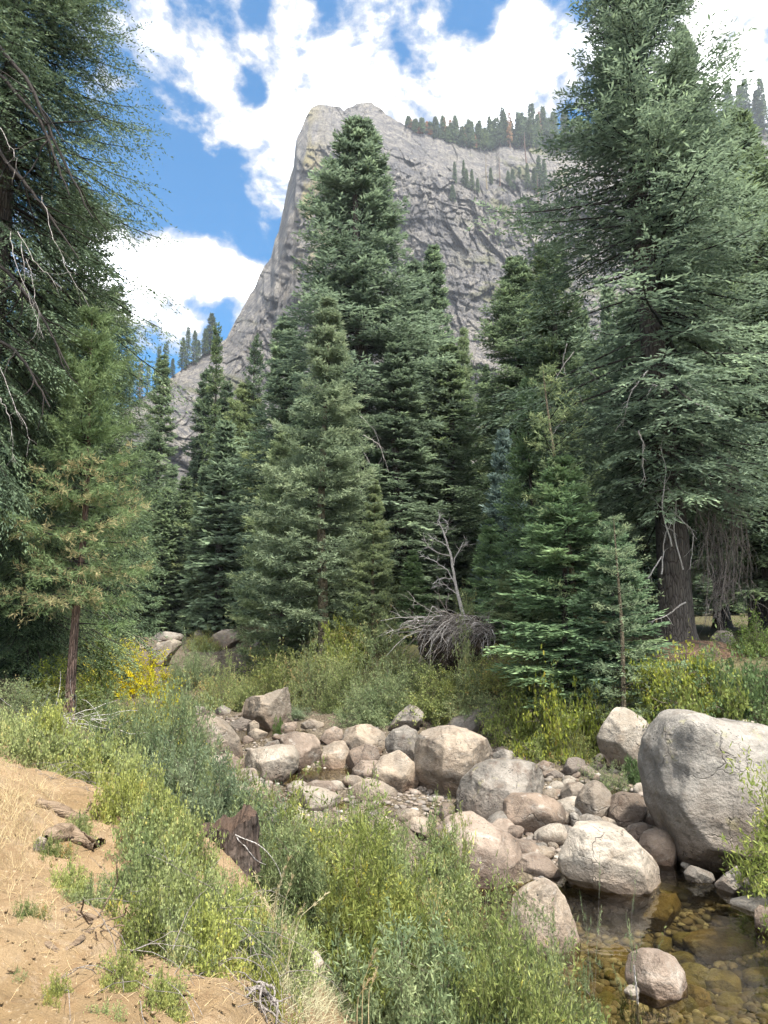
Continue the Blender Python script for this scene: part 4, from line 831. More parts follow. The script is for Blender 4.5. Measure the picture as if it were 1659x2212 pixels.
# grey curtain of dead drooping limbs on the dark fir to the right
e = find('dark fir with a bare lower trunk near the right edge'); L0 = e.location.copy(); it = []
for k in range(30):
    u0 = rng.uniform(1495, 1575); v0 = rng.uniform(935, 1150); t = 25.5 + rng.uniform(-1.2, 1.5)
    u1 = u0 + rng.uniform(-30, 60); v1 = min(1345, v0 + rng.uniform(160, 330)); um = u0 + (u1 - u0) * .8 + rng.uniform(5, 28)
    it.append(([at(u0, v0, t), at((u0 + um) / 2 + 12, v0 + (v1 - v0) * .25, t), at(um, v0 + (v1 - v0) * .6, t - .3), at(u1, v1, t - .2)], .022))
def curtain(L0, items, parent):
    for (P, r) in items:
        P = np.array(P); s = np.linspace(0, 1, len(P)); s2 = np.linspace(0, 1, 14); Q = np.stack([np.interp(s2, s, P[:, j]) for j in range(3)], 1); Q[1:-1] = (Q[:-2] + 2 * Q[1:-1] + Q[2:]) / 4
        nt = 26; ci = rng.integers(1, 13, nt); D = (Q[ci + 0] - Q[ci - 1]); D /= np.linalg.norm(D, axis=1, keepdims=True); D = D + rng.normal(0, .45, (nt, 3)); D[:, 2] -= .35
        V, Fq, _ = join([tubes(Q[None], (r * np.linspace(1, .3, 14))[None], 4), tubes(curves(rng, Q[ci], D, rng.uniform(.3, 1.0, nt), 6, .16, .35), np.tile(np.linspace(.009, .004, 6), (nt, 1)), 3)])
        ob = link('dead_branch', mesh('dead_branch', V - np.array(L0), Fq, mats=[M['twig_grey']])); ob.parent = parent; yield ob
own(e, list(curtain(L0, it, e)))
e = find('huge dark fir whose drooping boughs fill the upper left corner'); L0 = e.location.copy(); it = []
for p, t in [([(20, 500), (30, 560), (55, 620), (80, 700), (95, 730)], 11.5), ([(40, 500), (70, 560), (110, 600), (135, 628)], 11.5), ([(45, 520), (55, 600), (40, 640)], 11.6), ([(-5, 270), (20, 310), (38, 350), (30, 385)], 11.), ([(90, 420), (110, 500), (150, 590), (195, 660)], 12), ([(0, 790), (20, 850), (60, 930), (65, 960)], 11.8), ([(0, 860), (20, 900), (30, 1000)], 11.8), ([(60, 560), (75, 640), (90, 720)], 11.7)]:
    it.append((pxpath(p, t), .007))
own(e, list(add_dead(L0, it, e)))
it = []
for p in [([(-60, 40), (60, 170), (130, 330), (200, 470)]), ([(-60, 250), (40, 380), (90, 440), (170, 560)]), ([(-60, 520), (20, 590), (90, 680), (150, 800)]), ([(-40, 120), (90, 260), (150, 420)]), ([(-60, 700), (40, 760), (110, 880)])]:
    P = pxpath(p, 14.4, -1.4); it.append((P, .05))
own(e, list(add_dead(L0, it, e, 'limb')))
for o in e.children:
    if o.name.startswith('dead_branch') and o.data.materials[0] == M['limb']: o.name = 'bough'
for lab, spec in [('half bare fir with grey dead limbs touching the huge right fir', [([(1240, 760), (1210, 800), (1180, 860), (1190, 880)], 33), ([(1225, 740), (1215, 780), (1225, 830)], 33), ([(1250, 850), (1280, 920), (1310, 980)], 32), ([(1270, 800), (1300, 830), (1330, 870)], 32), ([(1235, 880), (1200, 930), (1180, 960)], 32)]),
                  ('tallest central fir, dense and dark, rising in front of the cliff', [([(775, 960), (800, 1000), (815, 1060)], 41), ([(780, 900), (810, 930), (830, 990)], 41), ([(775, 1000), (770, 1040), (790, 1100)], 41), ([(785, 940), (820, 960), (840, 1020)], 40.5)])]:
    e = find(lab); L0 = e.location.copy(); own(e, list(add_dead(L0, [(pxpath(p, t), .03) for p, t in spec], e)))
# white dead tree
def px_snag(pts, t, r):
    P = np.array(pxpath(pts, t)); s = np.linspace(0, 1, len(P)); s2 = np.linspace(0, 1, 18); Q = np.stack([np.interp(s2, s, P[:, j]) for j in range(3)], 1); return Q + rng.normal(0, .01, Q.shape)
t = 27.5; Q = px_snag([(1005, 1345), (990, 1290), (980, 1240), (972, 1190), (958, 1150), (948, 1125)], t, .07); L0 = Q[0]
e = empty('dead_tree', L0); tag(e, 'small leafless white dead tree rising from the tangle of roots', 'dead tree')
link('trunk', mesh('trunk', *tubes((Q - L0)[None], np.linspace(.075, .02, 18)[None], 8), mats=[M['deadwood']]), parent=e)
for pts in [[(985, 1262), (965, 1230), (940, 1212), (912, 1200), (902, 1190)], [(978, 1225), (985, 1200), (998, 1180), (1008, 1175)], [(968, 1180), (950, 1170), (930, 1160)], [(990, 1285), (960, 1262), (938, 1268)], [(960, 1155), (968, 1140), (966, 1125)], [(972, 1200), (945, 1195), (925, 1180), (915, 1165)], [(982, 1250), (950, 1250), (935, 1262)], [(955, 1140), (945, 1130), (950, 1115)]]:
    B = px_snag(pts, t, .02); V, Fq, _ = join([tubes(B[None], np.linspace(.028, .008, 18)[None], 5)]); parts = [(V, Fq)]
    ci = rng.integers(5, 17, 16); D = B[ci] - B[ci - 1]; D /= np.linalg.norm(D, axis=1, keepdims=True); D += rng.normal(0, .6, D.shape)
    parts.append(tubes(curves(rng, B[ci], D, rng.uniform(.12, .5, 16), 6, .25), np.tile(np.linspace(.011, .004, 6), (16, 1)), 3)); V, Fq, _ = join(parts)
    link('branch', mesh('branch', V - L0, Fq, mats=[M['deadwood']]), parent=e)
# tangle of roots of an upturned stump
t = 26.0; c = at(985, 1400, t + 1.0); gz = hz1(c[0], c[1]); e = empty('uprooted_stump', (c[0], c[1], gz)); tag(e, 'fan of grey roots hanging over a dark hollow in the far bank', 'root tangle')
V0, F0 = ICO[5]; P = V0 * (1.5, .8, 1.0); P += (V0 * .18) * fbm(V0 * 3, 3, 4)[:, None]; P[:, 2] += .85; P[:, 0] += .1
q = NT('dark_soil'); o = q.n('TexCoord').outputs['Object']; cc = q.mix(q.mr(q.noise(o, 6, 6), .4, .6), (.02, .016, .012), (.06, .045, .03)); soil = q.fin(cc, .95, q.bump(q.noise(o, 12, 6), 1, .1), .1)
link('soil_clod', mesh('soil_clod', P, F0, mats=[soil]), parent=e)
nr = 120; S = np.zeros((nr, 11, 3)); s_ = np.linspace(0, 1, 11)
for i in range(nr):
    st = np.array([rng.uniform(-.7, 1.3), rng.uniform(-.9, -.4), rng.uniform(1.2, 1.85)]); ang = rng.normal(-.55 - .5 * (st[0] < .1), .55); ln = rng.uniform(.8, 2.1) * (1.15 if ang < -.6 else .8)
    w = np.cumsum(rng.normal(0, .035, (11, 3)), 0) * s_[:, None] * 1.6
    S[i, :, 0] = st[0] + math.sin(ang) * ln * s_ ** .9; S[i, :, 1] = st[1] - rng.uniform(.1, .7) * np.sin(s_ * 2.1); S[i, :, 2] = st[2] + rng.uniform(0, .45) * np.sin(s_ * 2.8) - math.cos(ang) * ln * .85 * s_ ** rng.uniform(1.1, 1.8)
    S[i] += w
S[:, :, 2] = np.maximum(S[:, :, 2], -.2)
bigr = rng.uniform(.006, .03, nr) ** 1.0
for kk in range(5):
    V, Fq = tubes(S[kk::5], bigr[kk::5][:, None] * np.linspace(1, .3, 11)[None], 5)
    nt = 90; ci = rng.integers(0, len(S[kk::5]), nt); cj = rng.integers(3, 8, nt); st = S[kk::5][ci, cj]; D = S[kk::5][ci, cj] - S[kk::5][ci, cj - 1] + rng.normal(0, .12, (nt, 3))
    W = tubes(curves(rng, st, D, rng.uniform(.2, .7, nt), 5, .2, .3), np.tile(np.linspace(.008, .003, 5), (nt, 1)), 3); V, Fq, _ = join([(V, Fq), W])
    link('roots', mesh('roots', V, Fq, mats=[M['deadwood' if kk % 2 else 'twig_grey']]), parent=e)['kind'] = 'stuff'
# buttress mound of needles under the big fir, with pale exposed roots
bf = find('huge fir with a thick furrowed trunk towering at the right').location
e = empty('root_mound', (bf.x + .15, bf.y - .9, hz1(bf.x, bf.y - .9) - .2)); tag(e, 'reddish mound of needles and roots at the foot of the huge right fir', 'root mound')
P = V0 * (1.75, 1.1, .62); P += V0 * (.16 * fbm(V0 * 2.6, 4, 14))[:, None]
q = NT('needle_litter'); o = q.n('TexCoord').outputs['Object']; n_ = q.noise(o, 9, 7, .7); cc = q.mix(q.mr(n_, .4, .6), (.07, .042, .027), (.13, .085, .056)); cc = q.mix(q.mr(q.noise(o, 3, 4), .5, .6), cc, (.055, .042, .03)); lit = q.fin(cc, .95, q.bump(n_, 1, .08), .1)
link('litter', mesh('litter', P, F0, mats=[lit]), parent=e)
for k in range(11):
    st = np.array([rng.uniform(-1.4, 1.3), -.85 + rng.normal(0, .1), rng.uniform(-.25, .25)]); D = np.array([rng.normal(0, .5), -.35, -.9]); C = curves(rng, st[None], D[None], np.array([rng.uniform(.5, 1.1)]), 9, .3)
    link('exposed_root', mesh('exposed_root', *tubes(C, np.linspace(rng.uniform(.03, .06), .012, 9)[None], 6), mats=[M['log']]), parent=e)
# stump in front
g, t = hit(500, 1925); b = at(492, 1905, 6.6); zb = hz1(b[0], b[1]) - .1
e = empty('tree_stump', (b[0], b[1], zb)); tag(e, 'dark broken tree stump with a jagged top in the willows', 'stump')
ztop = at(500, 1768, 6.6)[2] - zb; kk = 90; n = 70; a = np.arange(kk) / kk * 2 * math.pi; zz = np.linspace(0, 1, n)
rim = ztop * np.clip(.80 + .22 * sst(np.cos(a - .15), .0, .7) + .09 * vn(P3(np.cos(a) * 2, np.sin(a) * 2), 5) + .04 * vn(P3(np.cos(a) * 7, np.sin(a) * 7), 6), .5, 1.1)
Zs = zz[:, None] * rim[None]; flute = vn(P3(np.cos(a)[None] * 2.6 + 0 * Zs, np.sin(a)[None] * 2.6 + 0 * Zs, Zs * 2.2), 7).reshape(n, kk); fl2 = fbm(P3(np.cos(a)[None] * 12 + 0 * Zs, np.sin(a)[None] * 12 + 0 * Zs, Zs * 9), 3, 8).reshape(n, kk)
rr = .235 * (1 + .24 * flute + .14 * fl2) * (1.12 - .16 * zz[:, None])
O_ = np.stack([rr * np.cos(a)[None], rr * np.sin(a)[None], Zs], -1); ins = []
for m_, f in enumerate((.86, .6, .25)): ins.append(np.stack([rr[-1] * f * np.cos(a), rr[-1] * f * np.sin(a), rim * (1 - .10 * m_) - .06 * m_ + .05 * vn(P3(np.cos(a) * 5 * f, np.sin(a) * 5 * f), 9 + m_)], -1))
link('bark', mesh('bark', O_.reshape(-1, 3), grid_faces(n, kk, True), mats=[M['stumpbark']]), parent=e)
T_ = np.stack([O_[-1]] + ins); V, Fq = T_.reshape(-1, 3), grid_faces(4, kk, True); link('broken_top', mesh('broken_top', V, Fq, mats=[M['rot']]), parent=e)
V, Fq = tubes(curves(rng, np.array([[.08, -.2, ztop * .78], [.1, -.2, ztop * .75]]), np.array([[1., -.3, -.2], [.7, -.4, -.9]]), np.array([.6, .4]), 10, .18, .5), np.tile(np.linspace(.006, .002, 10), (2, 1)), 4)
link('twig', mesh('twig', V, Fq, mats=[M['deadwood']]), parent=e)
# weathered old roots in the dirt
def log(pts, t, r, lab, seed, name='driftwood', extra=0):
    P = []
    for (u, v) in pts:
        g_, tt = hit(u, v); P.append(g_ + np.array([0, 0, r * .45]))
    P = np.array(P); s = np.linspace(0, 1, len(P)); s2 = np.linspace(0, 1, 50); Q = np.stack([np.interp(s2, s, P[:, j]) for j in range(3)], 1)
    for _ in range(4): Q[1:-1] = (Q[:-2] + Q[1:-1] + Q[2:]) / 3
    L0 = Q[0].copy(); V, Fq = tubes((Q - L0)[None], (r * (1 - .45 * s2 ** 1.5) * (1 + .25 * np.sin(s2 * 9 + seed)) * np.minimum(1, s2 * 14 + .3))[None], 24)
    V = V.reshape(50, 24, 3); cen = (Q - L0)[:, None]; a_ = np.arange(24) / 24 * 6.283; d = fbm(P3(np.cos(a_)[None] * 4.5 + 0 * s2[:, None], np.sin(a_)[None] * 4.5 + 0 * s2[:, None], s2[:, None] * 1.6 + 0 * a_[None]), 4, seed, .6, True).reshape(50, 24, 1)
    V = (cen + (V - cen) * (1 + .42 * d)).reshape(-1, 3)
    e = empty(name, L0); tag(e, lab, 'old root'); link('wood', mesh('wood', V, Fq, mats=[M['log']]), parent=e)
    for k in range(extra):
        st = (Q - L0)[rng.integers(20, 49)]; C = curves(rng, st[None], np.array([[rng.normal(.3, .6), rng.normal(-.4, .4), rng.normal(0, .4)]]), np.array([rng.uniform(.15, .4)]), 9, .3, .4)
        link('side_root', mesh('side_root', *tubes(C, np.linspace(r * .28, .004, 9)[None], 6), mats=[M['log']]), parent=e)
    return e
log([(78, 1742), (115, 1752), (150, 1768), (185, 1775)], 0, .05, 'pale weathered root end lying across the dirt, the upper of two', 3, 'old_root', 3)
log([(100, 1818), (140, 1812), (180, 1825), (215, 1835)], 0, .065, 'dark twisted root mass poking from the dirt, the lower of two', 5, 'old_root', 7)
for (pts, r, lab) in [([(125, 1975), (165, 1975), (195, 1985), (230, 2000)], .018, 'thin bare root curving over the sandy slope towards the shrub'), ([(95, 2040), (130, 2065), (165, 2040), (200, 2010), (225, 2012)], .015, 'lower thin root looping over the sandy slope')]:
    log(pts, 0, r, lab, 8, 'thin_root', 5)
g, t = hit(575, 2195); e = empty('root_knot', g); tag(e, 'grey knot of curled roots at the bottom edge of the picture', 'roots')
for k in range(16):
    D = np.array([[rng.normal(0, .8), rng.normal(-.5, .5), rng.uniform(-.6, .3)]]); st = np.array([[rng.normal(-.02, .04), rng.normal(0, .03), rng.uniform(.06, .16)]])
    link('root', mesh('root', *tubes(curves(rng, st, D, np.array([rng.uniform(.14, .36)]), 12, .3, .9), np.linspace(rng.uniform(.006, .012), .002, 12)[None], 6), mats=[M['twig_grey']]), parent=e)
g, t = hit(135, 1580); e = empty('brush_pile', g); tag(e, 'bleached dead twigs heaped on the left bank', 'dead twigs'); e['group'] = 'dead twigs'
for k in range(2):
    S = rng.normal(0, .3, (30, 3)) * (1.4, .6, .25) + (0, 0, .2); link('twigs', mesh('twigs', *tubes(curves(rng, S, rng.normal(0, 1, (30, 3)) * (1, .5, .35), rng.uniform(.3, .9, 30), 8, .2), np.tile(np.linspace(.008, .003, 8), (30, 1)), 4), mats=[M['deadwood']]), parent=e)
e.pop('group', None)
# a bare grey stick standing in the pool
b1, b2 = hit(1378, 2212)[0], at(1369, 2085, 8.0); b1 = at(1380, 2240, 8.0)
st = np.array([b1, (b1 + b2) / 2 + [.015, 0, 0], b2]); o = link('stick', mesh('stick', *tubes((np.stack([np.interp(np.linspace(0, 1, 12), [0, .5, 1], st[:, j]) for j in range(3)], 1) - b1)[None], np.linspace(.016, .008, 12)[None], 7), mats=[M['deadwood']]), b1); tag(o, 'bare grey stick slanting up beside the pink boulder', 'stick')
# ------------------------------------------------------------------ shrubs
def shrub(seed, Rad, Ht, ns=60, nsub=7, nl=26, ll=.055, lw=.014, upright=.9, leafstart=.25, droop=.15, sr=.006, clump=.3, round_=False, flat=0., up=.35):
    rng = np.random.default_rng(seed); a = rng.uniform(0, 6.28, ns); f = rng.random(ns) ** .6
    S = np.stack([np.cos(a) * f * Rad * .35, np.sin(a) * f * Rad * .35, 0 * a - .1], 1)
    D = np.stack([np.cos(a) * f * Rad * .95, np.sin(a) * f * Rad * .95, Ht * upright * (1.05 - .8 * f ** 2) + 0 * a], 1); L = np.linalg.norm(D, axis=1) * rng.uniform(.72, 1.02, ns) * (1 + clump * vn(P3(np.cos(a) * f * 2.5, np.sin(a) * f * 2.5), seed))
    C = curves(rng, S, D, L, 9, .10, droop)
    n2 = ns * nsub; ci = np.repeat(np.arange(ns), nsub); sj = rng.uniform(.25, .97, n2) * 8; j0 = np.minimum(sj.astype(int), 7); fr = (sj - j0)[:, None]
    B = C[ci, j0] * (1 - fr) + C[ci, j0 + 1] * fr; T = C[ci, j0 + 1] - C[ci, j0]; T /= np.linalg.norm(T, axis=1, keepdims=True)
    rad = B * [1, 1, .5] / (np.linalg.norm(B, axis=1, keepdims=True) + .1); D2 = T * .4 + rad * .45 + rng.normal(0, .6, (n2, 3)) + [0, 0, up * .3]; L2 = L[ci] * rng.uniform(.18, .42, n2)
    C2 = curves(rng, B, D2, L2, 5, .14, droop)
    # leaves on the side shoots and the ends of the stems
    m = n2 * nl; k = np.repeat(np.arange(n2), nl); s = rng.uniform(.02, 1, m) * 4; j0 = np.minimum(s.astype(int), 3); fr = (s - j0)[:, None]
    O = C2[k, j0] * (1 - fr) + C2[k, j0 + 1] * fr; T = C2[k, j0 + 1] - C2[k, j0]; T /= np.linalg.norm(T, axis=1, keepdims=True) + 1e-9
    O = O + rng.normal(0, .028 * Rad, (m, 3))
    D = T * (.6 if not round_ else .3) + rng.normal(0, .75 if not round_ else .9, (m, 3)) + [0, 0, up * .6]
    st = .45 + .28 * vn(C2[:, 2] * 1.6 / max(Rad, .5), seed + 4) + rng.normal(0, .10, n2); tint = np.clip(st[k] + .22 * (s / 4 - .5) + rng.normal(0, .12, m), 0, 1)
    cv, cf, ca = cards(O, D, ll * rng.uniform(.6, 1.3, m), lw * rng.uniform(.7, 1.3, m), rng, tint, nj=1.0 if not round_ else .7, mid=.5)
    sv = join([tubes(C, np.tile(np.linspace(1, .35, 9), (ns, 1)) * sr, 4), tubes(C2, np.tile(np.linspace(.5, .2, 5), (n2, 1)) * sr, 3)])
    hp = float(np.percentile(cv[:, 2], 98.5)); rp = float(np.percentile(np.hypot(cv[:, 0], cv[:, 1]), 93))
    return (cv, cf, ca), sv[:2], rp, hp
SH = {}
def gets(n):
    if n in SH: return SH[n]
    base, mat = n.split(':'); b2 = base
    if base not in SH:
        SH[base] = {
         'w1': lambda: shrub(1, 1.2, 1.6, 70, 12, 48, .072, .020, up=.1, droop=.25), 'w2': lambda: shrub(2, 1.2, 1.5, 70, 12, 46, .068, .019, clump=.5, up=.1, droop=.25), 'w3': lambda: shrub(3, 1.5, 1.3, 80, 12, 46, .072, .020, clump=.5, up=.1, droop=.25),
         'm1': lambda: shrub(4, 1.5, 1.8, 90, 7, 24, .085, .026, clump=.4), 'm2': lambda: shrub(5, 1.5, 1.6, 90, 7, 24, .07, .045, round_=True, clump=.5), 'm3': lambda: shrub(6, 1.5, 1.7, 80, 7, 22, .085, .03, clump=.6),
         'f1': lambda: shrub(7, 1.8, 2.0, 60, 6, 20, .16, .06, clump=.5),
         'l1': lambda: shrub(8, 1.2, 1.3, 70, 7, 16, .06, .048, round_=True, clump=.6, leafstart=.1), 'l2': lambda: shrub(18, 1.4, 1.0, 80, 7, 16, .06, .048, round_=True, clump=.7),
         's1': lambda: shrub(9, .6, .42, 85, 9, 20, .030, .025, round_=True, clump=.5, droop=.35, sr=.0032, upright=.8), 's2': lambda: shrub(10, .7, .38, 90, 9, 18, .032, .026, round_=True, clump=.6, droop=.45, sr=.0032), 
         'y1': lambda: shrub(12, 1.0, 1.4, 60, 7, 18, .06, .04, round_=True, clump=.6),
         'sm': lambda: shrub(13, .7, .6, 45, 6, 20, .05, .012), 'fe': lambda: shrub(14, .5, .5, 40, 5, 30, .07, .02, droop=1.2),
         'sp': lambda: shrub(15, .22, .8, 9, 5, 22, .05, .012, upright=1.1, up=.5),
        }[base]()
        c, s, a, b = SH[base]; SH[base] = dict(c=c, s=s, R=a, H=b, stem=mesh('stems', *s, mats=[M['stem' if base[0] != 's' else 'twig_grey']]))
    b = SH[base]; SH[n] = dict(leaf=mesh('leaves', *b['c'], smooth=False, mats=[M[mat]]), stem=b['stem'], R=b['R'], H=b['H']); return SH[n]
BW = 1.12
def bush(kind, u, vb, wpx, vtop, label, group, rz=None, t=None, name='shrub', lean=None):
    if t is None: g, t = hit(u, vb)
    else: p = at(u, vb, t); g = np.array([p[0], p[1], hz1(p[0], p[1])])
    zt = lambda: H + g[1] * ray(u, vtop)[2] / ray(u, vtop)[1]
    if zt() - g[2] < .4 and t is not None: g, t = hit(u, vb)
    Ht = max(.2, zt() - g[2]); Ht = min(Ht, .95 * wpx / 2 * t / F) if kind[0:2] in ('s1', 's2') else Ht; Rw = wpx / 2 * t / F; s = gets(kind); bw = .92 if kind[0] == 's' else BW
    e = empty(name, g - [0, 0, .03], rz if rz is not None else (u * 3.1 + vb) % 6.28, (Rw * bw / s['R'], Rw * bw / s['R'], Ht / s['H'])); tag(e, label, 'shrub' if name == 'shrub' else name.replace('_', ' '), group)
    link('stems', s['stem'], parent=e)['kind'] = 'stuff'; link('leaves', s['leaf'], parent=e); return e
GW = 'willows in front of the creek'; GM = 'shrubs along the creek'; GS = 'pale shrubs on the dirt slope'
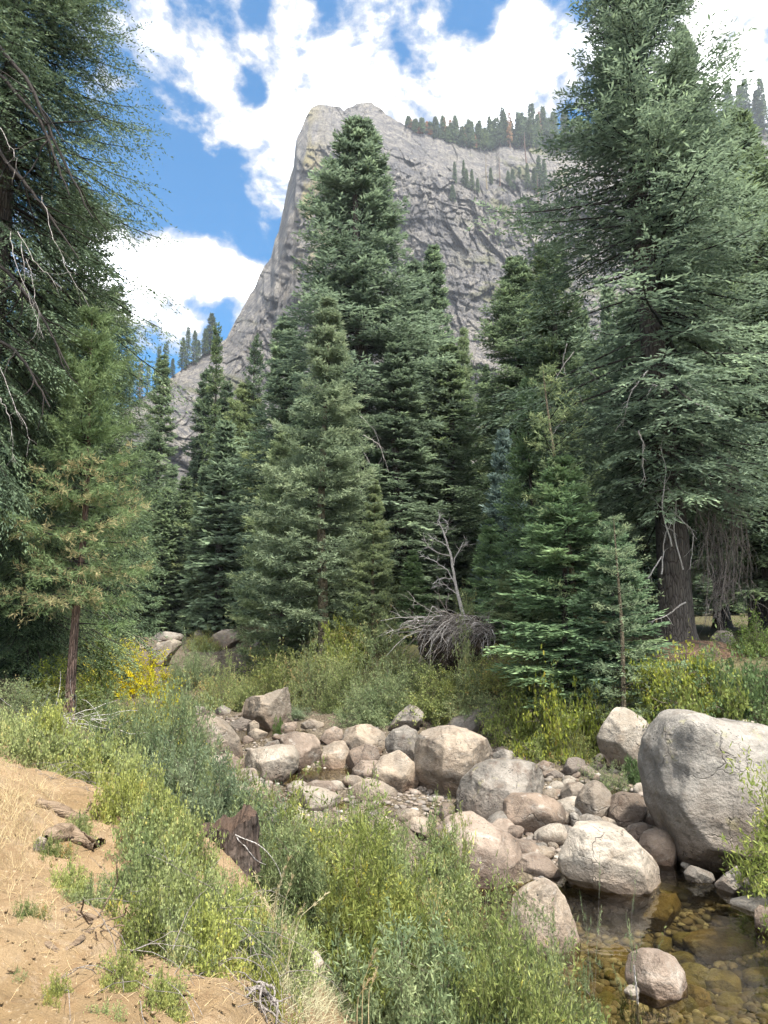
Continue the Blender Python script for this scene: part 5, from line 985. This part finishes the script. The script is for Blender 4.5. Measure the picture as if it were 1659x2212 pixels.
BUSH = [
 # front willows (u, v of foot, width, v of top)
 ('w1:willow', 790, 2110, 330, 1830, 'large bright willow right of the dark stump', GW, 6.9),
 ('w2:olive', 930, 2150, 290, 1905, 'willow with yellow tips right of the large bright one', GW, 7.3),
 ('w3:willow', 1080, 2260, 400, 2015, 'low willow under the pale tan pointed boulder', GW, 6.6),
 ('w1:willow_grey', 900, 2330, 420, 2025, 'grey green willow at the bottom edge left of the low one', GW, 5.9),
 ('w2:willow', 1190, 2330, 270, 2040, 'willow at the bottom edge by the water', GW, 6.6),
 ('w3:willow', 1060, 2420, 420, 2075, 'nearest willow at the bottom edge in the middle', GW, 5.8),
 ('w2:willow_grey', 630, 1995, 240, 1760, 'grey green willow touching the dark stump on its right', GW, 7.4),
 ('w2:willow', 700, 1900, 300, 1765, 'willow below the amber pool', GW, 9.2),
 ('w3:willow', 830, 1900, 300, 1785, 'willow spray in front of the white topped flat rock', GW, 9.6),
 ('w1:willow', 560, 1860, 240, 1740, 'willow behind the stump at the near left of the pool', GW, 9.6),
 ('w1:willow_grey', 430, 1840, 260, 1640, 'tall grey green willow left of the stump below the white flat rock', GW, 9.4),
 ('w3:willow_grey', 330, 1720, 260, 1545, 'grey green willow at the left of the tan pyramid boulder', GW, 12),
 ('w1:willow', 370, 1650, 180, 1530, 'willow reaching over the tan pyramid boulder', GW, 14),
 ('w2:willow', 250, 1620, 210, 1520, 'yellowish willow behind the dead twigs on the left bank', GW, 14),
 ('w1:willow', 470, 1770, 160, 1680, 'small willow covering the low tan slab', GW, 11.5),
 ('w2:willow', 960, 1880, 110, 1790, 'thin willow spray left of the big pinkish boulder', GW, 10),
 ('sp:willow', 1120, 1990, 60, 1890, 'upright willow shoot in front of the low pinkish slab', GW, 9.2),
 ('sp:willow_grey', 1275, 2110, 55, 1900, 'tall single willow shoot before the large whitish boulder', GW, 8.2),
 ('sp:willow_grey', 1360, 2130, 70, 1945, 'willow shoots left of the amber slab', GW, 8.3),
 ('sp:willow', 1425, 2180, 90, 2050, 'small willow shoots growing on the pink boulder', GW, 8.6),
 ('w3:lime', 1870, 1960, 470, 1700, 'bright yellow green willow leaning in at the right edge', GW, 10.2),
 # middle distance
 ('y1:yellow', 215, 1490, 140, 1375, 'bright yellow shrub right of the browning pine trunk', GM, None),
 ('y1:yellow', 295, 1500, 130, 1400, 'yellow shrub right of the brightest one in front of the far slab', GM, None),
 ('y1:lime', 130, 1530, 150, 1425, 'yellow green shrub left of the browning pine trunk', GM, None),
 ('m3:olive', 60, 1560, 190, 1470, 'dull green shrub at the left edge of the bank', GM, None),
 ('y1:lime', 200, 1560, 170, 1470, 'yellow green shrub in front of the yellow ones', GM, 15),
 ('y1:yellow', 330, 1580, 120, 1475, 'yellow leaved shrub below the far slab', GM, 17),
 ('m1:willow_grey', 415, 1485, 108, 1392, 'round grey green willow right of the leaning pale slab', GM, None),
 ('m1:olive', 480, 1530, 160, 1440, 'olive shrub behind the slanting boulder', GM, 29),
 ('m3:olive', 590, 1545, 170, 1415, 'tall olive willow above the slanting boulder', GM, 29.5),
 ('m1:olive', 680, 1550, 170, 1405, 'olive and rust willow between the slanting boulder and the grey willow', GM, 29),
 ('m3:willow', 750, 1545, 140, 1420, 'green willow behind the light topped grey boulder', GM, 27.5),
 ('m1:willow_grey', 835, 1545, 150, 1430, 'dark round grey green willow below the tangle of roots', GM, 25.5),
 ('m2:willow_grey', 800, 1560, 120, 1490, 'low dark willow hanging over the light topped grey boulder', GM, 24.8),
 ('m2:willow', 935, 1560, 170, 1450, 'yellow green shrub right of the dark round willow', GM, 24.8),
 ('m2:olive', 1030, 1530, 130, 1455, 'small leaved shrub below the tangle of roots', GM, 24),
 ('m2:willow_grey', 620, 1570, 110, 1520, 'small dark shrub right of the slanting boulder', GM, 26.5),
 ('l1:lime', 1195, 1600, 150, 1490, 'lime green shrub left of the pale triangular boulder', GM, 20.5),
 ('l2:lime', 1245, 1610, 170, 1500, 'wide yellow green shrub touching the pale triangular boulder', GM, 20.4),
 ('l1:olive', 1235, 1640, 80, 1560, 'reddish tinged twiggy shrub under the lime ones', GM, 19.5),
 ('l1:lime', 1400, 1570, 170, 1470, 'lime shrub behind the pale triangular boulder', GM, 22),
 ('l2:lime', 1490, 1530, 190, 1420, 'lime shrub on the bank below the huge fir', GM, 21),
 ('l2:deep', 1600, 1540, 200, 1425, 'dark green shrub on the bank at the right edge', GM, 20.5),
 ('l1:deep', 1640, 1440, 130, 1330, 'green shrub beside the round grey boulder on the bank', GM, 22.5),
 ('l1:lime', 1120, 1540, 130, 1470, 'green shrub over the grey domed rock', GM, 22.5),
 ('l2:olive', 1330, 1500, 180, 1440, 'olive undergrowth beneath the young firs', GM, 21.5),
 ('sm:willow_grey', 1315, 1710, 120, 1645, 'small grey willow among the rocks by the giant boulder', GM, None),
 ('fe:deep', 1375, 1690, 70, 1640, 'bright green fern clump beside the giant boulder', GM, None),
 ('fe:deep', 605, 1582, 30, 1553, 'tuft of bright green grass by the slanting boulder', GM, None),
 ('l1:olive', 1000, 1425, 75, 1352, 'small twiggy shrub growing on the tangle of roots', GM, 25),
 ('m2:olive', 870, 1480, 130, 1385, 'grey green shrub at the left end of the fan of roots', GM, 28),
 ('m2:willow', 1010, 1500, 150, 1425, 'green shrub directly under the middle of the fan of roots', GM, 25.3),
 ('m2:olive', 1110, 1490, 150, 1400, 'olive shrub at the right end of the fan of roots', GM, 25.3),
 ('m1:olive', 1180, 1500, 140, 1420, 'dull shrub at the foot of the bright green young fir', GM, 24),
 ('m3:olive', 930, 1420, 120, 1330, 'yellowish shrub behind the fan of roots', GM, 32),
 ('l1:lime', 1550, 1500, 120, 1410, 'lime shrub under the round grey boulder on the bank', GM, 21.5),
 ('l2:lime', 1560, 1600, 230, 1470, 'broad green shrub covering the earth bank behind the giant boulder', GM, 20),
 ('l1:deep', 1640, 1640, 200, 1500, 'dark green shrub above the giant boulder at the right edge', GM, 17.5),
 ('l2:lime', 1480, 1570, 130, 1500, 'yellow green shrub between the triangular and the giant boulders', GM, 20.5),
 ('l2:olive', 1420, 1500, 200, 1430, 'low olive growth below the mound of the huge fir', GM, 21.5),
 ('l2:lime', 1150, 1600, 130, 1510, 'yellow green shrub above the dark shaded rocks', GM, 21.5),
 ('m3:olive', 380, 1560, 150, 1475, 'grey olive willow left of the slanting boulder', GM, 24),
 ('m1:olive', 740, 1500, 190, 1395, 'tall olive willow below the slim young pine', GM, 30.5),
 ('m3:willow', 900, 1520, 170, 1425, 'green willow just below the fan of grey roots', GM, 26.3),
 ('m2:lime', 600, 1500, 190, 1400, 'light olive shrub behind the tall olive willow', GM, 33),
 # far end of the creek
 ('f1:willow_grey', 405, 1375, 95, 1283, 'round grey green willow at the far end of the creek', GM, 64),
 ('f1:olive', 270, 1385, 95, 1318, 'yellowish shrub at the far left end of the creek', GM, 66),
 ('f1:willow_grey', 330, 1375, 90, 1320, 'low grey shrub between the far willow and the yellowish one', GM, 67),
 ('f1:deep', 500, 1375, 75, 1312, 'vivid green shrub above the far domed boulder', GM, 62),
 ('f1:deep', 545, 1385, 70, 1325, 'second vivid green shrub right of the far domed boulder', GM, 58),
 ('m1:olive', 440, 1405, 70, 1365, 'small shrub left of the far domed boulder', GM, 47),
 ('f1:olive', 820, 1420, 120, 1310, 'yellowish undergrowth below the slim young pine', GM, 31),
 ('f1:lime', 740, 1430, 110, 1340, 'yellow green undergrowth under the tall straight pine', GM, 31),
 ('m3:olive', 1010, 1345, 70, 1285, 'small shrub at the foot of the white dead tree', GM, 28),
 ('l1:deep', 225, 1400, 60, 1330, 'deep green shrub right behind the browning pine trunk', GM, 22),
 # pale shrubs on the slope
 ('s1:snow', 60, 1650, 190, 1575, 'pale shrub at the top left of the dirt slope', GS, None),
 ('s2:olive', 150, 1660, 180, 1590, 'olive shrub below the bleached twigs', GS, None),
 ('s1:snow', 215, 1700, 170, 1620, 'pale shrub with bare arching twigs at the crest of the slope', GS, None),
 ('s2:snow', 265, 1760, 180, 1680, 'pale shrub on the crest above the old roots', GS, None),
 ('s1:snow', 170, 1800, 80, 1755, 'small pale shrub over the old weathered roots', GS, None),
 ('s1:olive', 320, 1840, 190, 1740, 'olive shrub on the crest left of the stump', GS, None),
 ('s2:snow', 380, 1900, 150, 1815, 'pale shrub just left of the stump', GS, None),
 ('s1:willow', 300, 1930, 220, 1830, 'green leaved shrub in the middle of the slope', GS, None),
 ('s2:snow', 400, 1985, 230, 1880, 'broad pale shrub below the stump', GS, None),
 ('s1:snow', 500, 2010, 160, 1940, 'pale shrub in front of the foot of the stump', GS, None),
 ('s2:willow', 310, 2030, 220, 1925, 'green leaved shrub hanging over the thin bare roots', GS, None),
 ('s1:snow', 430, 2080, 230, 1970, 'low pale shrub above the sandy scar', GS, None),
 ('s1:snow', 260, 2130, 140, 2030, 'trailing pale shrub hanging down the sandy slope', GS, None),
 ('s2:olive', 540, 2090, 190, 2000, 'olive shrub at the lower right of the slope', GS, None),
 ('s1:snow', 225, 2205, 90, 2150, 'small pale shrub at the bottom left of the slope', GS, None),
 ('s1:snow', 35, 2115, 60, 2080, 'tiny grey green plant alone on the sand', GS, None),
 ('s2:snow', 560, 2160, 150, 2080, 'sparse pale shrub above the grey root knot', GS, None),
 ('s1:snow', 225, 1690, 170, 1600, 'pale shrub on the crest just under the bleached twigs', GS, None),
 ('s2:snow', 285, 1745, 190, 1650, 'rounded pale shrub on the crest behind the upper old root', GS, None),
 ('s1:snow', 345, 1800, 190, 1700, 'pale shrub on the crest left of the willow and stump', GS, None),
 ('s2:snow', 395, 1860, 190, 1765, 'leafy pale shrub touching the left side of the stump', GS, None),
 ('s1:snow', 455, 1960, 150, 1890, 'pale shrub growing over the foot of the stump', GS, None),
 ('s2:snow', 530, 2010, 190, 1915, 'pale shrub just below the right side of the stump', GS, None),
 ('s1:snow', 590, 2085, 170, 2000, 'pale shrub among the tall dry grass stalks', GS, None),
 ('s2:snow', 100, 1600, 170, 1530, 'pale shrub with dry tips on the top of the left bank', GS, None),
 ('s1:snow', 340, 1960, 190, 1870, 'dense pale shrub in the centre of the slope', GS, None),
 ('s2:snow', 370, 2060, 200, 1960, 'wide pale shrub above the yellow scar in the sand', GS, None),
 ('s1:snow', 150, 1925, 110, 1880, 'small creeping plant on the bare dirt under the old roots', GS, None),
 ('s2:olive', 60, 1980, 80, 1945, 'small olive plant alone near the left edge of the dirt', GS, None),
 ('s1:snow', 200, 1960, 120, 1900, 'creeping plant beside the thin bare root', GS, None),
 ('s2:snow', 120, 2150, 90, 2110, 'low sprig on the sand near the bottom left', GS, None),
 ('s1:snow', 340, 2170, 130, 2110, 'low creeping plant near the bottom of the sandy scar', GS, None),
 ('s2:olive', 110, 1850, 90, 1812, 'small twiggy plant left of the old weathered roots', GS, None),
 ('s2:snow', 20, 1600, 120, 1545, 'pale shrub in the dry grass at the left edge', GS, None),
]
for (k, u, vb, w, vt, lab, grp, t) in BUSH: bush(k, u, vb, w, vt, lab, grp, t=t, name='fern' if 'fern' in lab else ('grass_tuft' if 'tuft' in lab else 'shrub'))
# bare grey brush mixed in the pale shrubs
for (u, v) in [(230, 1720), (320, 1870), (400, 1950), (245, 2090), (300, 1990), (480, 2030), (430, 2010), (470, 2120), (110, 1680)]:
    g, t = hit(u, v); n = 18; a = rng.uniform(0, 6.3, n); S = np.stack([rng.normal(0, .16, n), rng.normal(0, .16, n), 0 * a], 1); D = np.stack([np.cos(a) * .8 + .4, np.sin(a) * .8 - .2, .55 + 0 * a], 1)
    o = link('dead_brush', mesh('dead_brush', *tubes(curves(rng, S, D, rng.uniform(.25, .7, n), 9, .16, 1.5), np.tile(np.linspace(.0026, .0012, 9), (n, 1)), 3), mats=[M['twig_grey']]), g); tag(o, 'tangle of bare grey twigs among the pale shrubs', 'dead brush', 'tangles of bare twigs on the dirt slope')
# ------------------------------------------------------------------ grasses
def grass(name, spots, n_each, rad, hgt, wid, mat, label, seed, stalk=False, bend=.35):
    rng = np.random.default_rng(seed); Os, Ds, Ls = [], [], []
    for (x, y) in spots:
        a = rng.normal(0, rad, (n_each, 2)); px, py = x + a[:, 0], y + a[:, 1]; Os.append(np.stack([px, py, hz(px, py) - .01], 1))
    O = np.concatenate(Os); m = len(O); D = np.stack([rng.normal(0, bend, m), rng.normal(0, bend, m), np.ones(m)], 1); L = hgt * rng.uniform(.45, 1.2, m)
    V, Fq = tubes(curves(rng, O, D, L, 5, .16, .6), np.tile(np.array([1, .9, .7, .5, .2]), (m, 1)) * wid, 3)
    tint = np.repeat(rng.random(m), 15); o = link(name, mesh(name, V, Fq, {'tint': tint}, mats=[M[mat]])); tag(o, label, 'grass', kind='stuff'); return o
rg = np.random.default_rng(8)
def spots(regs):
    out = []
    for (u0, u1, v0, v1, n) in regs:
        for _ in range(n): g, t = hit(rg.uniform(u0, u1), rg.uniform(v0, v1)); out.append((g[0], g[1]))
    return out
grass('dry_grass', spots([(0, 90, 1530, 1650, 40), (0, 60, 1700, 1850, 40), (0, 110, 1650, 1760, 24), (90, 170, 1540, 1600, 14), (0, 60, 1850, 2000, 8)]), 12, .09, .13, .0016, 'grass_dry', 'dry straw coloured grass on the left of the dirt slope', 1)
grass('dry_litter', spots([(0, 400, 1560, 1800, 110), (0, 300, 1800, 2200, 45), (300, 720, 1950, 2212, 60)]), 10, .12, .09, .0012, 'grass_dry', 'short dry stems littering the dirt slope', 2, bend=1.6)
grass('yellow_grass', spots([(800, 1000, 1295, 1345, 120), (700, 900, 1330, 1370, 40)]), 40, .35, .55, .010, 'grass_yel', 'yellowing grass on the far bank', 3)
grass('seed_heads', spots([(560, 760, 2030, 2200, 130), (540, 700, 1930, 2050, 30)]), 22, .08, .16, .0022, 'fleabane', 'pale dry flowering stems at the foot of the dirt slope', 4, bend=.8)
# tall dry stalks, countable
for i, (u0, v0, u1, v1) in enumerate([(585, 2040, 622, 1860), (600, 2050, 612, 1880), (590, 2060, 600, 1920), (612, 2050, 700, 1935), (620, 2060, 655, 1960), (608, 2050, 630, 1900), (596, 2060, 575, 1950), (780, 2212, 808, 2060), (800, 2220, 812, 2100), (770, 2215, 795, 2120), (600, 2120, 612, 2010), (560, 1990, 552, 1890)]):
    t = 4.9 if u0 < 700 else 4.6; a, b = at(u0, v0, t), at(u1, v1, t - .1); m_ = (a + b) / 2 + [(-.03 if u1 > u0 else .03), 0, .03]; a[2] = min(a[2], hz1(a[0], a[1]) - .02)
    P = np.stack([np.interp(np.linspace(0, 1, 10), [0, .5, 1], [a[j], m_[j], b[j]]) for j in range(3)], 1) - a
    parts = [tubes(P[None], np.linspace(.0035, .0012, 10)[None], 4)]
    n = 26; k = rng.integers(7, 10, n); parts.append(tubes(curves(rng, P[k], (P[-1] - P[-3])[None] + rng.normal(0, .02, (n, 3)), rng.uniform(.02, .05, n), 4, .1), np.tile(np.linspace(.002, .0008, 4), (n, 1)), 3))
    V, Fq, _ = join(parts); o = link('grass_stalk', mesh('grass_stalk', V, Fq, {'tint': np.full(len(V), .8)}, mats=[M['grass_dry']]), a); tag(o, 'tall dry golden grass stalk in front of the willows', 'grass stalk', 'tall dry grass stalks in front of the willows')
# dirt clods and stones on the slope
Vs, Fs, n = [], [], 0; V0, F0 = ICO[2]
for (x, y) in spots([(0, 400, 1650, 2212, 420), (300, 760, 2040, 2212, 260)]):
    r = .002 + abs(rg.normal(0, .004)); W = V0 * (r * rg.uniform(.8, 1.5), r, r * .7) * (1 + .2 * rg.normal(0, 1, (len(V0), 1))); Vs.append(W + (x, y, hz1(x, y) + r * .2)); Fs.append(F0 + n); n += len(V0)
o = link('dirt_clods', mesh('dirt_clods', np.concatenate(Vs), np.concatenate(Fs), {'bank': np.ones(n), 'leftb': np.ones(n), 'grassy': np.zeros(n)}, mats=[gmat])); tag(o, 'crumbs of dry dirt and grit on the slope', 'dirt', kind='stuff')
# ------------------------------------------------------------------ sky, sun, air, camera
SUN_EL, SUN_AZ = R_(66), R_(132)
w = bpy.data.worlds.new('World'); sc.world = w; w.use_nodes = True; nt = w.node_tree; nt.nodes.clear()
class WT(NT):
    def __init__(s, t): s.t = t
q = WT(nt)
skyt = q.n('TexSky', p_sky_type='NISHITA', p_sun_disc=False, p_sun_elevation=SUN_EL, p_sun_rotation=SUN_AZ, p_altitude=1500., p_air_density=1.0, p_dust_density=.3, p_ozone_density=1.8)
dirv = q.n('TexCoord').outputs['Generated']
def dvec(u, v): r = ray(u, v); r = r / np.linalg.norm(r); return tuple(float(a) for a in r)
BL = [(900, 120, 300, .30), (750, 60, 200, .28), (1100, 190, 230, .34), (620, 110, 150, .22), (1400, 150, 420, .30), (1650, 50, 300, .32), (370, 40, 160, .26), (470, 110, 120, .13), (1120, 35, 75, .22),
      (400, 560, 180, .40), (250, 500, 130, .30), (290, 620, 80, .24), (500, 590, 85, .22), (320, 710, 100, .30), (545, 610, 60, .24), (410, 735, 60, .2), (120, 560, 200, .3),
      (480, 260, 110, .20), (590, 300, 110, .26), (600, 400, 80, .24), (560, 460, 50, .12), (325, 328, 45, .16), (425, 205, 50, .12), (980, 280, 250, .3), (250, 240, 90, .1), (1000, 120, 120, .12), (555, 590, 50, .2),
      (300, 395, 150, -.26), (420, 395, 110, -.24), (500, 490, 70, -.22), (545, 540, 40, -.2), (560, 170, 60, -.08), (1030, 45, 75, -.52), (870, 112, 30, -.28), (660, 195, 45, -.26), (560, 215, 40, -.1), (1170, 75, 40, -.3), (470, 690, 50, -.28), (330, 590, 36, -.26), (350, 640, 30, -.14), (555, 15, 40, -.2), (700, 40, 30, -.1), (280, 130, 60, -.05), (470, 360, 60, -.12), (980, 15, 40, -.2), (490, 640, 30, -.2), (430, 20, 40, -.12)]
acc = None
for (u, v, r, wt) in BL:
    d = q.n('VectorMath', p_operation='DISTANCE', i0=dirv, i1=dvec(u, v)).outputs['Value']
    m = q.n('MapRange', p_interpolation_type='SMOOTHSTEP', Value=d, From_Min=0., From_Max=r * 1.15 / F, To_Min=wt * (.46 if wt > 0 else .6), To_Max=0.).outputs[0]
    acc = m if acc is None else q.math('ADD', acc, m)
for (dv, r, wt) in [((0., -.75, .66), 1.15, .45), ((.5, 0., .87), .75, .22), ((-.7, .1, .7), .7, .2)]:  # unseen clouds added overhead and behind the camera to brighten the trees
    d = q.n('VectorMath', p_operation='DISTANCE', i0=dirv, i1=dv).outputs['Value']
    acc = q.math('ADD', acc, q.n('MapRange', p_interpolation_type='SMOOTHSTEP', Value=d, From_Min=0., From_Max=r, To_Min=wt, To_Max=0.).outputs[0])
mp = q.n('Mapping', Vector=dirv, Scale=(1., 1., 1.35), Location=(3.1, .7, 2.2)).outputs[0]
n1 = q.n('TexNoise', Vector=mp, Scale=7.5, Detail=10., Roughness=.58, Distortion=.25).outputs[0]
n2 = q.n('TexNoise', Vector=mp, Scale=26., Detail=8., Roughness=.62).outputs[0]
dens = q.math('ADD', q.math('ADD', q.math('MULTIPLY_ADD', n1, 1.15, -.25), q.math('MULTIPLY', n2, .35)), acc)
# outside the view the cloud field is noise plus the added fill clouds
al = q.n('MapRange', p_interpolation_type='SMOOTHSTEP', Value=dens, From_Min=.565, From_Max=.72).outputs[0]
core = q.n('MapRange', p_interpolation_type='SMOOTHSTEP', Value=dens, From_Min=.66, From_Max=.98).outputs[0]
bgs = q.n('Background', Color=q.n('HueSaturation', Hue=.49, Saturation=1.6, Value=1., Color=skyt.outputs[0]).outputs[0], Strength=SKY_S)
bgc = q.n('Background', Color=q.mix(q.mr(q.n('TexNoise', Vector=mp, Scale=13., Detail=6.).outputs[0], .42, .58), (.74, .80, .92), (1., 1., 1.)), Strength=q.mr(core, 0, 1, .235, CLOUD_S))
mxs = q.n('MixShader', i0=al, i1=bgs, i2=bgc); wo = nt.nodes.new('ShaderNodeOutputWorld'); nt.links.new(mxs.outputs[0], wo.inputs[0])
ld = bpy.data.lights.new('sun', 'SUN'); ld.energy = SUN_E; ld.angle = R_(2.5); ld.color = (1, .95, .87); so = bpy.data.objects.new('sun', ld); COL.objects.link(so)
Lv = Vector((math.cos(SUN_EL) * math.sin(SUN_AZ), math.cos(SUN_EL) * math.cos(SUN_AZ), math.sin(SUN_EL))); so.rotation_euler = Lv.to_track_quat('Z', 'Y').to_euler(); so.location = (30, 0, 60)
if HAZE > 0:
    bm = bmesh.new(); bmesh.ops.create_cube(bm, size=1); me = bpy.data.meshes.new('haze'); bm.to_mesh(me); bm.free()
    x0, x1, y0, y1, z0, z1 = -1700, 1700, -400, 1400, -8, 640
    o = link('haze', me, ((x0 + x1) / 2, (y0 + y1) / 2, (z0 + z1) / 2)); o.scale = (x1 - x0, y1 - y0, z1 - z0); tag(o, 'thin bluish air between the creek and the cliff', 'haze', kind='stuff'); o.display_type = 'WIRE'
    mt = bpy.data.materials.new('haze_air'); mt.use_nodes = True; t_ = mt.node_tree; t_.nodes.clear(); pv = t_.nodes.new('ShaderNodeVolumePrincipled'); pv.inputs['Color'].default_value = (.86, .91, 1, 1); pv.inputs['Density'].default_value = HAZE; pv.inputs['Anisotropy'].default_value = .3
    ou = t_.nodes.new('ShaderNodeOutputMaterial'); t_.links.new(pv.outputs[0], ou.inputs['Volume']); me.materials.append(mt)
cd = bpy.data.cameras.new('camera'); cam = bpy.data.objects.new('camera', cd); COL.objects.link(cam); cam.location = (0, 0, H); cam.rotation_euler = (R_(90) + PITCH, 0, 0)
cd.sensor_fit = 'VERTICAL'; cd.sensor_height = 36; cd.sensor_width = 27; cd.lens = 36 * F / 2212; cd.clip_end = 6000; cd.clip_start = .05
sc.camera = cam
sc.render.engine = 'CYCLES'; cy = sc.cycles; cy.max_bounces = 7; cy.diffuse_bounces = 4; cy.glossy_bounces = 2; cy.transmission_bounces = 4; cy.transparent_max_bounces = 10; cy.volume_bounces = 0
cy.use_adaptive_sampling = True; cy.adaptive_threshold = .02; cy.use_denoising = True; cy.volume_max_steps = 64; cy.caustics_reflective = False; cy.caustics_refractive = False; cy.sample_clamp_indirect = 6
try: cy.denoiser = 'OPENIMAGEDENOISE'; cy.denoising_input_passes = 'RGB_ALBEDO_NORMAL'
except Exception: pass
vs = sc.view_settings; sc.display_settings.display_device = 'sRGB'; vs.view_transform = 'Standard'; vs.look = 'None'; vs.gamma = 1; vs.exposure = EXPO; vs.use_curve_mapping = False
